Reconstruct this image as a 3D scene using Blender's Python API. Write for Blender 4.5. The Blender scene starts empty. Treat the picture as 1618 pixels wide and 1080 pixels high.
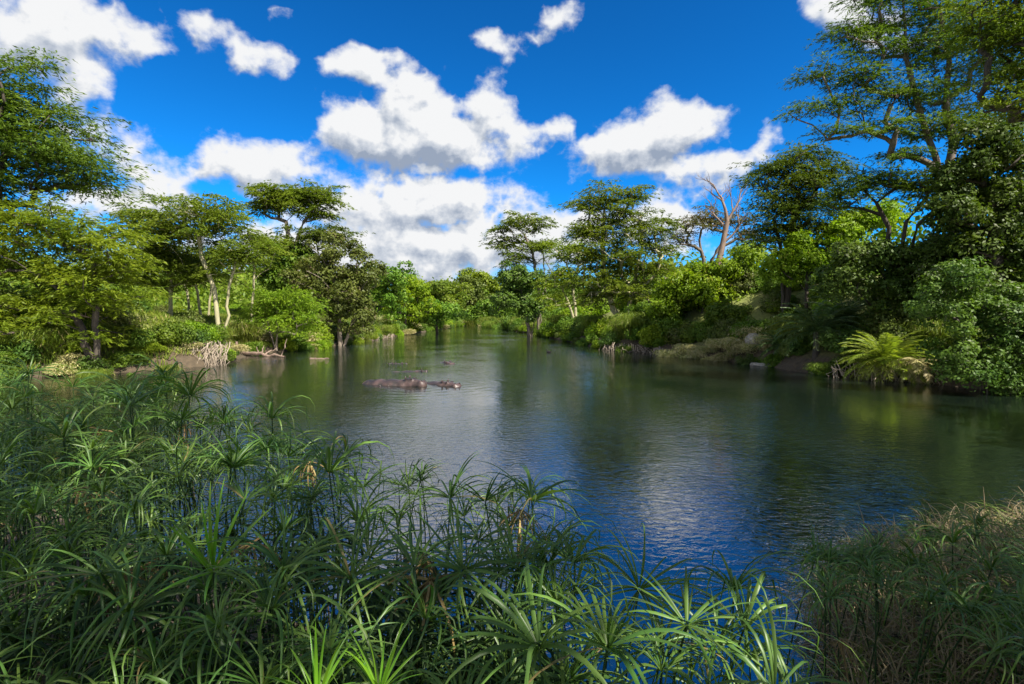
import bpy, math, random
import numpy as np
from mathutils import Vector, Matrix

R = math.radians
RNG = np.random.default_rng(11)
random.seed(11)
scene = bpy.context.scene
COL = scene.collection

# ------------------------------------------------------------------ camera
F = 809.0            # focal length in photo pixels (photo is 1618 wide)
CAM = np.array([0.0, 0.0, 3.2])
PITCH = math.atan(40 / F)      # horizon sits 40 px above the centre
cd = bpy.data.cameras.new("camera")
cam = bpy.data.objects.new("camera", cd)
COL.objects.link(cam)
cam.location = CAM
cam.rotation_euler = (R(90) - PITCH, 0, 0)
cd.sensor_width = 36
cd.lens = 18.0
cd.clip_start = 0.05
cd.clip_end = 9000
scene.camera = cam

def ray(px, py):
    x = (px - 809) / F
    z = -(py - 540) / F
    c, s = math.cos(PITCH), math.sin(PITCH)
    return np.array([x, c + z * s, z * c - s])

def at(px, py, Y):
    """world point seen at photo pixel (px,py), at world depth Y"""
    d = ray(px, py)
    return CAM + d * (Y / d[1])

def on_water(px, py, z=0.0):
    d = ray(px, py)
    return CAM + d * ((z - CAM[2]) / d[2])

# ------------------------------------------------------------------ light
SUN_EL, SUN_AZ = R(51), R(134)      # azimuth measured from +Y towards +X
scene.view_settings.view_transform = 'Standard'
scene.view_settings.look = 'None'
scene.view_settings.gamma = 1
scene.view_settings.use_curve_mapping = False
scene.view_settings.exposure = 1.3

sl = bpy.data.lights.new("sun", 'SUN')
sl.energy = 5.0
sl.angle = R(0.55)
sl.color = (1.0, 0.94, 0.82)
so = bpy.data.objects.new("sun", sl)
COL.objects.link(so)
sdir = Vector((math.sin(SUN_AZ) * math.cos(SUN_EL), math.cos(SUN_AZ) * math.cos(SUN_EL), math.sin(SUN_EL)))
so.rotation_euler = sdir.to_track_quat('Z', 'Y').to_euler()
so.location = (30, 20, 60)

world = bpy.data.worlds.new("World")
scene.world = world
world.use_nodes = True

def world_sky():
    nt = world.node_tree
    N, L = nt.nodes, nt.links
    N.clear()
    # --- cloud density as a function of direction
    g = bpy.data.node_groups.new("cloud_density", 'ShaderNodeTree')
    g.interface.new_socket("Dir", in_out='INPUT', socket_type='NodeSocketVector')
    g.interface.new_socket("Density", in_out='OUTPUT', socket_type='NodeSocketFloat')
    gn, gl = g.nodes, g.links
    gi, go = gn.new('NodeGroupInput'), gn.new('NodeGroupOutput')

    def M(op, a, b=None, c=None, clamp=False):
        n = gn.new('ShaderNodeMath'); n.operation = op; n.use_clamp = clamp
        for i, v in enumerate((a, b, c)):
            if v is None: continue
            if isinstance(v, (int, float)): n.inputs[i].default_value = v
            else: gl.new(v, n.inputs[i])
        return n.outputs[0]

    def noise(vec, scale, detail, rough, dist=0.0, sc=(1, 1, 1)):
        mp = gn.new('ShaderNodeMapping'); mp.inputs['Scale'].default_value = sc
        gl.new(vec, mp.inputs[0])
        n = gn.new('ShaderNodeTexNoise')
        n.inputs['Scale'].default_value = scale; n.inputs['Detail'].default_value = detail
        n.inputs['Roughness'].default_value = rough; n.inputs['Distortion'].default_value = dist
        gl.new(mp.outputs[0], n.inputs['Vector'])
        return n
    D = gi.outputs[0]
    sep = gn.new('ShaderNodeSeparateXYZ'); gl.new(D, sep.inputs[0])
    az = M('ARCTAN2', sep.outputs[0], sep.outputs[1])
    el = M('ARCSINE', sep.outputs[2])
    comb = gn.new('ShaderNodeCombineXYZ'); gl.new(az, comb.inputs[0]); gl.new(el, comb.inputs[1])
    # warp the angular position so the placed clouds get irregular outlines
    w1 = noise(D, 7.0, 3, 0.55)
    sub = gn.new('ShaderNodeVectorMath'); sub.operation = 'SUBTRACT'
    gl.new(w1.outputs['Color'], sub.inputs[0]); sub.inputs[1].default_value = (0.5, 0.5, 0.5)
    scl = gn.new('ShaderNodeVectorMath'); scl.operation = 'SCALE'; scl.inputs['Scale'].default_value = 0.055
    gl.new(sub.outputs[0], scl.inputs[0])
    add = gn.new('ShaderNodeVectorMath'); add.operation = 'ADD'
    gl.new(comb.outputs[0], add.inputs[0]); gl.new(scl.outputs[0], add.inputs[1])
    P = add.outputs[0]
    clouds = [  # px, py, rx, ry, tilt, weight
        (590, 215, 80, 54, 0, 1.15), (640, 170, 52, 44, 0, 1.15), (690, 220, 95, 55, 0, 1.2), (772, 175, 42, 42, 0, 1.1), (640, 225, 120, 40, 0, 1.2),
        (815, 222, 62, 24, 8, .85), (885, 202, 28, 17, 0, .85), (640, 258, 105, 22, 0, .9),
        (1065, 203, 76, 44, 6, 1.15), (975, 240, 80, 42, 10, 1.1), (1010, 225, 90, 36, 12, 1.1), (1085, 275, 90, 24, 0, .75), (1160, 268, 50, 20, 10, .65),
        (1212, 225, 22, 22, 40, .75), (940, 262, 50, 22, 0, .7),
        (640, 330, 230, 48, 0, .95), (680, 385, 190, 50, 0, 1), (820, 385, 140, 45, 0, .9), (430, 395, 260, 50, 0, .8), (400, 265, 150, 38, 0, .85),
        (250, 275, 110, 40, 10, .6), (220, 320, 150, 30, 0, .8), (480, 268, 45, 24, 0, .8), (900, 362, 70, 26, 0, .85), (1060, 345, 85, 20, 0, .8),
        (90, 50, 165, 62, 0, .95), (240, 85, 60, 22, 0, .7), (140, 135, 60, 50, 40, .6), (175, 225, 110, 40, -20, .72),
        (335, 55, 60, 28, -30, .7), (405, 98, 75, 24, -12, .8), (582, 107, 66, 20, 5, 1.0), (875, 45, 62, 22, 38, .75),
        (785, 82, 42, 19, -25, .7), (952, 38, 12, 10, 0, .6), (452, 38, 18, 9, -10, .55), (1315, 20, 60, 34, 0, .85),
        (705, 138, 22, 22, 0, .5), (845, 300, 30, 10, 0, .4), (780, 268, 60, 14, 0, .6), (1400, 60, 60, 40, 0, .7),
        (300, 425, 250, 26, 0, .75), (640, 425, 190, 30, 0, .85), (1050, 380, 140, 26, 0, .6), (-120, 120, 160, 90, 0, .8), (-200, 300, 200, 60, 0, .7),
    ]
    # the list becomes a coarse coverage table over azimuth and elevation, held in colour ramps
    NA_, NE_, AZM, DE = 63, 21, R(47), R(1.6)
    azs = np.linspace(-AZM, AZM, NA_); els = np.arange(NE_) * DE + R(0.5)
    AZ, EL = np.meshgrid(azs, els)
    tab = np.full(AZ.shape, -0.8)
    for (px, py, rx, ry, tilt, wgt) in clouds:
        tp = -np.tan(EL) / np.cos(AZ) * F * 1.0
        X = 809 + F * np.tan(np.clip(AZ, -1.4, 1.4)); Yp = 500 + tp
        c_, s_ = math.cos(R(tilt)), math.sin(R(tilt))
        dx, dy = X - px, -(Yp - py)
        rx, ry = rx * 1.03 + 2, ry * 1.05 + 3
        r_ = np.hypot((dx * c_ + dy * s_) / rx, (-dx * s_ + dy * c_) / ry)
        # soften so that clouds smaller than a table cell still register
        v = (wgt * .88 + .03) * (1 - 0.72 * np.maximum(r_ - 8 / ry * .3, 0) ** 1.3)
        tab = np.maximum(tab, v)
    tab = np.clip(tab, -.8, 1.2)
    sepP = gn.new('ShaderNodeSeparateXYZ'); gl.new(P, sepP.inputs[0])
    ta = M('MULTIPLY_ADD', sepP.outputs[0], 1 / (2 * AZM), 0.5)
    te = M('MULTIPLY_ADD', sepP.outputs[1], 1 / DE, -R(0.5) / DE)
    acc = None
    for k in range(0, NE_, 3):
        halves = []
        for hf in (0, 1):
            rp = gn.new('ShaderNodeValToRGB'); rp.color_ramp.interpolation = 'LINEAR'
            cr = rp.color_ramp
            while len(cr.elements) < 32: cr.elements.new(0.5)
            for i, e_ in enumerate(cr.elements): e_.position = i / 31
            for i in range(32):
                cr.elements[i].color = tuple((tab[k + j, i + 31 * hf] + .8) / 2.0 for j in range(3)) + (1,)
            gl.new(M('MULTIPLY_ADD', ta, 2.0, -1.0 * hf), rp.inputs[0]); halves.append(rp.outputs[0])
        pick = gn.new('ShaderNodeMix'); pick.data_type = 'RGBA'
        gl.new(M('GREATER_THAN', ta, 0.5), pick.inputs['Factor']); gl.new(halves[0], pick.inputs['A']); gl.new(halves[1], pick.inputs['B'])
        def V(op, a_, b_=None):
            n = gn.new('ShaderNodeVectorMath'); n.operation = op
            for q, v in enumerate((a_, b_)):
                if v is None: continue
                if isinstance(v, tuple): n.inputs[q].default_value = v
                else: gl.new(v, n.inputs[q])
            return n
        w_ = V('SUBTRACT', te, (k, k + 1, k + 2)); w_ = V('ABSOLUTE', w_.outputs[0]); w_ = V('SUBTRACT', (1, 1, 1), w_.outputs[0]); w_ = V('MAXIMUM', w_.outputs[0], (0, 0, 0))
        dt = V('DOT_PRODUCT', w_.outputs[0], pick.outputs['Result']).outputs['Value']
        acc = dt if acc is None else M('ADD', acc, dt)
    acc = M('MULTIPLY_ADD', acc, 2.0, -.8)
    # broken cloud for the unseen sky, made heavier to whiten the ambient light
    gen = noise(D, 2.2, 6, 0.55, 0.3, (1, 1, 2.2))
    gv = M('MULTIPLY_ADD', gen.outputs['Fac'], 3.6, -1.30)
    side = M('MULTIPLY_ADD', M('ABSOLUTE', az), 3.0, -2.6)      # takes over towards the sides
    hi = M('MULTIPLY_ADD', el, 3.5, -2.6)                       # and towards the zenith
    take = M('MAXIMUM', side, hi)
    take = M('MINIMUM', M('MAXIMUM', take, 0.0), 1.0)
    gv = M('ADD', gv, M('MULTIPLY_ADD', take, 1.0, -1.0))
    acc = M('MAXIMUM', acc, gv)
    # billows
    n2 = noise(D, 10, 9, 0.64, 0.0, (1, 1, 1.3))
    n3 = noise(D, 16, 3, 0.5, 0.0)
    n3 = M('ABSOLUTE', M('MULTIPLY_ADD', n3.outputs['Fac'], 2.0, -1.0))
    bil = M('SUBTRACT', M('MULTIPLY_ADD', n2.outputs['Fac'], 2.0, -1.0), M('MULTIPLY_ADD', n3, 1.0, -0.18))
    d = M('MULTIPLY_ADD', bil, 0.60, acc)
    gl.new(d, go.inputs[0])

    geo = N.new('ShaderNodeTexCoord')
    nrm = N.new('ShaderNodeVectorMath'); nrm.operation = 'NORMALIZE'
    L.new(geo.outputs['Generated'], nrm.inputs[0])

    def dens(off):
        a = N.new('ShaderNodeVectorMath'); a.operation = 'ADD'; a.inputs[1].default_value = off
        L.new(nrm.outputs[0], a.inputs[0])
        b = N.new('ShaderNodeVectorMath'); b.operation = 'NORMALIZE'; L.new(a.outputs[0], b.inputs[0])
        n = N.new('ShaderNodeGroup'); n.node_tree = g; L.new(b.outputs[0], n.inputs[0])
        return n.outputs[0]

    def W(op, a, b=None, c=None, clamp=False):
        n = N.new('ShaderNodeMath'); n.operation = op; n.use_clamp = clamp
        for i, v in enumerate((a, b, c)):
            if v is None: continue
            if isinstance(v, (int, float)): n.inputs[i].default_value = v
            else: L.new(v, n.inputs[i])
        return n.outputs[0]
    d0 = dens((0, 0, 0))
    d1 = dens((0.012, 0.0, 0.028))
    mr = N.new('ShaderNodeMapRange'); mr.interpolation_type = 'SMOOTHSTEP'
    mr.inputs['From Min'].default_value = 0.26; mr.inputs['From Max'].default_value = 0.62
    L.new(d0, mr.inputs['Value'])
    mask = mr.outputs[0]
    # self shading: how much cloud lies between this point and the sun
    lit = W('MULTIPLY_ADD', W('SUBTRACT', d0, d1), 1.7, 0.70)
    thick = W('MAXIMUM', W('SUBTRACT', d1, 0.62), 0.0)
    lit = W('SUBTRACT', lit, W('MULTIPLY', thick, 0.42))
    ramp = N.new('ShaderNodeValToRGB')
    e = ramp.color_ramp.elements
    e[0].position = 0.05; e[0].color = (1.25, 1.5, 1.95, 1)
    e[1].position = 0.86; e[1].color = (3.55, 3.58, 3.62, 1)
    e3 = ramp.color_ramp.elements.new(0.5); e3.color = (2.45, 2.62, 2.9, 1)
    L.new(lit, ramp.inputs[0])
    sky = N.new('ShaderNodeTexSky'); sky.sky_type = 'NISHITA'
    sky.sun_disc = False
    sky.sun_elevation = SUN_EL; sky.sun_rotation = SUN_AZ
    sky.air_density = 1.0; sky.dust_density = 0.0; sky.ozone_density = 3.0; sky.altitude = 1500
    tint = N.new('ShaderNodeMix'); tint.data_type = 'RGBA'; tint.blend_type = 'MULTIPLY'
    tint.inputs['Factor'].default_value = 1.0
    gm = N.new('ShaderNodeGamma'); gm.inputs['Gamma'].default_value = 1.35; L.new(sky.outputs[0], gm.inputs[0])
    L.new(gm.outputs[0], tint.inputs['A']); tint.inputs['B'].default_value = (0.028, 0.31, 0.46, 1)
    sp = N.new('ShaderNodeSeparateXYZ'); L.new(nrm.outputs[0], sp.inputs[0])
    hz = N.new('ShaderNodeMapRange'); hz.interpolation_type = 'SMOOTHSTEP'; hz.inputs['From Min'].default_value = 0.16; hz.inputs['From Max'].default_value = -0.01
    hz.inputs['To Max'].default_value = 0.85
    L.new(sp.outputs[2], hz.inputs['Value'])
    hmix = N.new('ShaderNodeMix'); hmix.data_type = 'RGBA'; hmix.inputs['B'].default_value = (1.7, 2.5, 3.3, 1)
    L.new(hz.outputs[0], hmix.inputs['Factor']); L.new(tint.outputs['Result'], hmix.inputs['A'])
    mix = N.new('ShaderNodeMix'); mix.data_type = 'RGBA'
    L.new(mask, mix.inputs['Factor']); L.new(hmix.outputs['Result'], mix.inputs['A'])
    L.new(ramp.outputs[0], mix.inputs['B'])
    bg = N.new('ShaderNodeBackground'); bg.inputs['Strength'].default_value = 0.105
    L.new(mix.outputs['Result'], bg.inputs['Color'])
    out = N.new('ShaderNodeOutputWorld'); L.new(bg.outputs[0], out.inputs[0])
    world.cycles.sampling_method = 'MANUAL'; world.cycles.sample_map_resolution = 512
world_sky()

# ------------------------------------------------------------------ helpers
def tag(o, label=None, cat=None, group=None, kind=None):
    if label: o['label'] = label
    if cat: o['category'] = cat
    if group: o['group'] = group
    if kind: o['kind'] = kind
    return o

def empty(name, loc, rz=0.0):
    o = bpy.data.objects.new(name, None)
    COL.objects.link(o)
    o.empty_display_size = 0.3
    o.location = loc; o.rotation_euler = (0, 0, rz)
    return o

class MB:
    """collects vertices, quads and triangles into one mesh"""
    def __init__(s):
        s.v, s.q, s.t, s.n = [], [], [], 0
        s.tint = []
    def add(s, verts, quads, tint=None):
        verts = np.asarray(verts, dtype=np.float32).reshape(-1, 3)
        quads = np.asarray(quads, dtype=np.int32)
        s.q.append(quads + s.n); s.v.append(verts); s.n += len(verts)
        if tint is None: tint = np.full(len(quads), 0.5, np.float32)
        elif np.isscalar(tint): tint = np.full(len(quads), tint, np.float32)
        s.tint.append(np.asarray(tint, np.float32))
    def mesh(s, name, mat, smooth=False):
        me = bpy.data.meshes.new(name)
        V = np.concatenate(s.v); Q = np.concatenate(s.q)
        me.vertices.add(len(V)); me.vertices.foreach_set('co', V.ravel())
        me.loops.add(Q.size); me.loops.foreach_set('vertex_index', Q.ravel())
        me.polygons.add(len(Q))
        me.polygons.foreach_set('loop_start', np.arange(0, Q.size, 4, dtype=np.int32))
        me.polygons.foreach_set('loop_total', np.full(len(Q), 4, np.int32))
        if smooth: me.polygons.foreach_set('use_smooth', np.ones(len(Q), bool))
        a = me.attributes.new('tint', 'FLOAT', 'FACE')
        a.data.foreach_set('value', np.concatenate(s.tint))
        me.update(calc_edges=True)
        me.materials.append(mat)
        return me
    def build(s, name, mat, parent=None, loc=(0, 0, 0), smooth=False):
        o = bpy.data.objects.new(name, s.mesh(name, mat, smooth))
        COL.objects.link(o)
        if parent: o.parent = parent
        o.location = loc
        return o

def unit(a):
    return a / np.maximum(np.linalg.norm(a, axis=-1, keepdims=True), 1e-9)

def kites(mb, c, d, n, Ln, Wd, tint):
    """leaf shaped quads: centre c, direction d, normal n"""
    k = len(c)
    if k == 0: return
    d = unit(d); w = unit(np.cross(d, n))
    Ln = np.broadcast_to(np.asarray(Ln, float), (k,))[:, None]; Wd = np.broadcast_to(np.asarray(Wd, float), (k,))[:, None]
    up = unit(np.cross(w, d))
    v = np.stack([c - d * Ln * .5, c - d * Ln * .05 + w * Wd * .5 + up * Wd * .12, c + d * Ln * .5, c - d * Ln * .05 - w * Wd * .5 + up * Wd * .12], 1)
    mb.add(v.reshape(-1, 3), np.arange(4 * k).reshape(k, 4), tint)

def tube(mb, pts, rad, sides=6, tint=None):
    pts = np.asarray(pts, float); m = len(pts)
    rad = np.broadcast_to(np.asarray(rad, float), (m,))
    t = unit(np.gradient(pts, axis=0))
    ref = np.where(np.abs(t[:, 2:3]) > 0.9, np.array([[1., 0, 0]]), np.array([[0, 0, 1.]]))
    a = unit(np.cross(t, ref)); b = np.cross(t, a)
    ang = np.arange(sides) * 2 * np.pi / sides
    ring = pts[:, None, :] + rad[:, None, None] * (a[:, None] * np.cos(ang)[None, :, None] + b[:, None] * np.sin(ang)[None, :, None])
    i = np.arange(m - 1)[:, None] * sides; j = np.arange(sides)[None]; j2 = (j + 1) % sides
    q = np.stack([i + j, i + j2, i + sides + j2, i + sides + j], -1).reshape(-1, 4)
    mb.add(ring.reshape(-1, 3), q, tint)

def rnd_unit(n):
    return unit(RNG.normal(size=(n, 3)))

def wiggle(a, b, n, amp, sag=0.0):
    t = np.linspace(0, 1, n)[:, None]
    p = a * (1 - t) + b * t
    L_ = np.linalg.norm(b - a)
    o = RNG.normal(size=(n, 3)) * amp * L_
    o[0] = 0; o[-1] = 0
    p = p + o
    p[:, 2] += sag * L_ * np.sin(np.pi * t[:, 0])
    return p

# ------------------------------------------------------------------ materials
def mat_new(name):
    m = bpy.data.materials.new(name); m.use_nodes = True
    nt = m.node_tree; nt.nodes.clear()
    out = nt.nodes.new('ShaderNodeOutputMaterial')
    return m, nt.nodes, nt.links, out

def mixrgb(N, L, fac, a, b, blend='MIX'):
    n = N.new('ShaderNodeMix'); n.data_type = 'RGBA'; n.blend_type = blend
    for s, v in (('Factor', fac), ('A', a), ('B', b)):
        if isinstance(v, tuple): n.inputs[s].default_value = (*v, 1)
        elif isinstance(v, (int, float)): n.inputs[s].default_value = v
        else: L.new(v, n.inputs[s])
    return n.outputs['Result']

def leaf_mat(name, c1, c2, c3=None, trans=0.38, rough=0.5, amount3=0.06, spec=0.18, ns=0.35):
    m, N, L, out = mat_new(name)
    at_ = N.new('ShaderNodeAttribute'); at_.attribute_name = 'tint'
    oi = N.new('ShaderNodeObjectInfo')
    tc = N.new('ShaderNodeTexCoord')
    no = N.new('ShaderNodeTexNoise'); no.inputs['Scale'].default_value = ns; no.inputs['Detail'].default_value = 3
    L.new(tc.outputs['Object'], no.inputs['Vector'])
    f = N.new('ShaderNodeMath'); f.operation = 'MULTIPLY_ADD'
    L.new(no.outputs['Fac'], f.inputs[0]); f.inputs[1].default_value = 1.6; f.inputs[2].default_value = -0.8
    g = N.new('ShaderNodeMath'); g.operation = 'ADD'; g.use_clamp = True
    L.new(at_.outputs['Fac'], g.inputs[0]); L.new(f.outputs[0], g.inputs[1])
    col = mixrgb(N, L, g.outputs[0], c1, c2)
    if c3:
        gt = N.new('ShaderNodeMath'); gt.operation = 'GREATER_THAN'; gt.inputs[1].default_value = 1 - amount3
        L.new(at_.outputs['Fac'], gt.inputs[0])
        col = mixrgb(N, L, gt.outputs[0], col, c3)
    hs = N.new('ShaderNodeHueSaturation')
    v = N.new('ShaderNodeMapRange'); v.inputs['To Min'].default_value = 0.82; v.inputs['To Max'].default_value = 1.2
    L.new(oi.outputs['Random'], v.inputs['Value'])
    h = N.new('ShaderNodeMapRange'); h.inputs['To Min'].default_value = 0.49; h.inputs['To Max'].default_value = 0.512
    L.new(oi.outputs['Random'], h.inputs['Value'])
    L.new(v.outputs[0], hs.inputs['Value']); L.new(h.outputs[0], hs.inputs['Hue']); L.new(col, hs.inputs['Color'])
    p = N.new('ShaderNodeBsdfPrincipled')
    L.new(hs.outputs[0], p.inputs['Base Color']); p.inputs['Roughness'].default_value = rough
    p.inputs['Specular IOR Level'].default_value = spec
    tr = N.new('ShaderNodeBsdfTranslucent')
    tcol = mixrgb(N, L, 1.0, hs.outputs[0], (1.25, 1.35, 0.5), 'MULTIPLY')
    L.new(tcol, tr.inputs['Color'])
    mx = N.new('ShaderNodeMixShader'); mx.inputs[0].default_value = trans
    L.new(p.outputs[0], mx.inputs[1]); L.new(tr.outputs[0], mx.inputs[2]); L.new(mx.outputs[0], out.inputs[0])
    return m

def bark_mat(name, c1, c2, scale=6.0, rough=0.85, bump=0.02, stretch=0.25):
    m, N, L, out = mat_new(name)
    tc = N.new('ShaderNodeTexCoord'); mp = N.new('ShaderNodeMapping'); mp.inputs['Scale'].default_value = (1, 1, stretch)
    L.new(tc.outputs['Object'], mp.inputs[0])
    no = N.new('ShaderNodeTexNoise'); no.inputs['Scale'].default_value = scale; no.inputs['Detail'].default_value = 6
    no.inputs['Roughness'].default_value = 0.65
    L.new(mp.outputs[0], no.inputs['Vector'])
    r = N.new('ShaderNodeMapRange'); r.inputs['From Min'].default_value = 0.35; r.inputs['From Max'].default_value = 0.65
    L.new(no.outputs['Fac'], r.inputs['Value'])
    col = mixrgb(N, L, r.outputs[0], c1, c2)
    p = N.new('ShaderNodeBsdfPrincipled'); L.new(col, p.inputs['Base Color']); p.inputs['Roughness'].default_value = rough
    b = N.new('ShaderNodeBump'); b.inputs['Distance'].default_value = bump; L.new(no.outputs['Fac'], b.inputs['Height'])
    L.new(b.outputs[0], p.inputs['Normal']); L.new(p.outputs[0], out.inputs[0])
    return m

MT = {}
MT['acacia'] = leaf_mat('acacia_foliage', (0.08, 0.13, 0.014), (0.175, 0.22, 0.022), (0.16, 0.17, 0.04), 0.42)
MT['acacia_bright'] = leaf_mat('bright_acacia_foliage', (0.11, 0.18, 0.014), (0.225, 0.29, 0.022), None, 0.45)
MT['acacia_dark'] = leaf_mat('dark_acacia_foliage', (0.055, 0.098, 0.014), (0.12, 0.165, 0.018), None, 0.35)
MT['acacia_brown'] = leaf_mat('thin_brownish_foliage', (0.10, 0.12, 0.03), (0.18, 0.15, 0.06), (0.22, 0.14, 0.09), 0.35, amount3=0.25)
MT['green'] = leaf_mat('broad_green_foliage', (0.06, 0.12, 0.012), (0.14, 0.21, 0.018), (0.15, 0.18, 0.04), 0.35)
MT['dark'] = leaf_mat('dark_green_foliage', (0.04, 0.08, 0.012), (0.1, 0.15, 0.02), (0.11, 0.13, 0.06), 0.28, amount3=0.1)
MT['lime'] = leaf_mat('yellow_green_foliage', (0.12, 0.205, 0.01), (0.23, 0.32, 0.016), (0.28, 0.30, 0.04), 0.45)
MT['olive'] = leaf_mat('olive_foliage', (0.075, 0.105, 0.02), (0.14, 0.17, 0.034), (0.16, 0.14, 0.07), 0.3, amount3=0.12)
MT['straw'] = leaf_mat('dry_straw_foliage', (0.32, 0.28, 0.13), (0.52, 0.46, 0.25), (0.16, 0.20, 0.03), 0.25, amount3=0.3)
MT['grass'] = leaf_mat('grass_blades', (0.085, 0.135, 0.016), (0.20, 0.235, 0.028), (0.30, 0.25, 0.10), 0.4, amount3=0.15, ns=0.15)
MT['sedge'] = leaf_mat('sedge_blades', (0.05, 0.115, 0.022), (0.135, 0.215, 0.036), (0.24, 0.19, 0.07), 0.34, rough=0.42, spec=0.45, amount3=0.07, ns=1.2)
MT['sedge_shaded'] = leaf_mat('shade_darkened_sedge_blades', (0.022, 0.055, 0.018), (0.065, 0.115, 0.030), (0.16, 0.12, 0.05), 0.25, rough=0.5, spec=0.3, amount3=0.10, ns=1.2)  # lower blades: shade inside the stand is put into these darker greens
MT['corner_grass'] = leaf_mat('corner_grass_blades', (0.085, 0.15, 0.022), (0.21, 0.27, 0.05), (0.38, 0.31, 0.15), 0.35, rough=0.4, spec=0.45, amount3=0.18, ns=1.0)
MT['sedge_young'] = leaf_mat('young_sedge_blades', (0.11, 0.26, 0.018), (0.17, 0.33, 0.022), None, 0.42, rough=0.33, spec=0.55, ns=1.2)
MT['sedge_dry'] = leaf_mat('dry_sedge_blades', (0.15, 0.095, 0.04), (0.32, 0.22, 0.09), (0.40, 0.30, 0.14), 0.2, amount3=0.2, ns=1.2)
MT['litter'] = leaf_mat('plant_litter', (0.16, 0.12, 0.065), (0.46, 0.37, 0.21), (0.42, 0.34, 0.19), 0.1, amount3=0.12, ns=1.2)
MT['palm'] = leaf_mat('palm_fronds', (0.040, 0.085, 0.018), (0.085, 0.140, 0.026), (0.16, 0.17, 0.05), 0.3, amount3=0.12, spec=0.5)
MT['palm_bright'] = leaf_mat('sunlit_palm_fronds', (0.15, 0.205, 0.022), (0.27, 0.32, 0.038), (0.34, 0.33, 0.06), 0.45, spec=0.4)  # sunlight on this one palm is put into brighter frond greens
MT['bark_pale'] = bark_mat('pale_fever_tree_bark', (0.22, 0.205, 0.11), (0.38, 0.34, 0.21), 4)
MT['bark_grey'] = bark_mat('grey_brown_bark', (0.075, 0.058, 0.042), (0.19, 0.155, 0.12), 7)
MT['bark_dark'] = bark_mat('dark_bark', (0.026, 0.020, 0.014), (0.075, 0.058, 0.042), 7)
MT['bark_dead'] = bark_mat('dead_wood', (0.12, 0.08, 0.06), (0.25, 0.175, 0.135), 5)
MT['roots'] = bark_mat('bleached_roots', (0.16, 0.12, 0.085), (0.36, 0.30, 0.23), 9)
MT['stem'] = leaf_mat('sedge_stems', (0.018, 0.040, 0.014), (0.045, 0.085, 0.020), None, 0.05, rough=0.4)

# ------------------------------------------------------------------ terrain
# shoreline, clockwise seen from above; every vertex carries (x, y, bank height, bank width)
SH = [(-60, 30, 4, 9), (-40, 27, 4, 8), (-26.5, 26.2, 3.6, 7), (-23.9, 27.6, 3.4, 6), (-21, 31.0, 3.4, 5), (-19.4, 33.5, 3.6, 5), (-20.5, 37, 3.6, 6),
      (-22.2, 43, 3.2, 8), (-19.8, 50, 2.6, 8), (-19.6, 58, 2.6, 8), (-18.5, 70, 3, 8), (-19, 84, 3, 10), (-18.8, 112, 3, 10), (-18.5, 150, 3, 12),
      (-17, 180, 3, 12), (-15, 192, 3, 12), (-11, 192, 3, 12), (-8, 180, 3, 12), (-4.5, 150, 3, 10), (2.7, 103, 4, 10), (5.6, 80, 4, 9), (7.6, 64.5, 4.5, 9),
      (9.2, 50, 5, 9), (13.8, 41, 5.5, 9), (16.5, 35, 6, 9), (17.0, 28, 6, 8), (20.0, 24.4, 6, 8), (21.2, 21.4, 6, 8), (28, 18, 6, 8), (60, 15, 6, 8),
      (60, 6, 1.6, 4), (14, 8.0, 1.5, 4), (8, 7.4, 1.2, 4), (4.9, 6.5, 1.0, 4), (3.3, 5.2, 0.9, 3), (2.9, 3.8, 1.0, 2.4), (2.3, 2.6, 1.4, 1.6), (1.1, 2.2, 1.5, 1.6),
      (-0.4, 3.3, 1.3, 2.2), (-2, 5.1, 1.0, 3), (-4, 6.6, .9, 4), (-8, 8.4, .9, 4.5), (-20, 10, 1.2, 5), (-60, 10, 1.2, 6)]
SH = np.array(SH, float)

def river(x, y):
    """signed distance to the shoreline (+ on land), local bank height and width"""
    x = np.asarray(x, float); y = np.asarray(y, float)
    P = np.stack([x.ravel(), y.ravel()], -1)
    A = SH; B = np.roll(SH, -1, axis=0)
    best = np.full(len(P), 1e9); inside = np.zeros(len(P), bool)
    wH = np.zeros(len(P)); wW = np.zeros(len(P)); ws = np.zeros(len(P))
    for a, b in zip(A, B):
        ab = b[:2] - a[:2]
        t = np.clip(((P - a[:2]) @ ab) / (ab @ ab), 0, 1)
        q = a[:2] + t[:, None] * ab
        d = np.hypot(*(P - q).T)
        best = np.minimum(best, d)
        w = 1 / (d + 0.4) ** 4
        wH += w * (a[2] * (1 - t) + b[2] * t); wW += w * (a[3] * (1 - t) + b[3] * t); ws += w
        cr = ((a[1] > P[:, 1]) != (b[1] > P[:, 1])) & (P[:, 0] < (b[0] - a[0]) * (P[:, 1] - a[1]) / (b[1] - a[1] + 1e-12) + a[0])
        inside ^= cr
    sd = np.where(inside, -best, best)
    s = x.shape
    return sd.reshape(s), (wH / ws).reshape(s), (wW / ws).reshape(s)

def bumpy(x, y, s, seed=0):
    return (np.sin(x * s + seed) * np.cos(y * s * 1.13 + 1.7 * seed) + .5 * np.sin(x * s * 2.3 + y * s * 1.9 + seed) + .3 * np.cos(y * s * 4.1 - x * s * 3.7))

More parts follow.
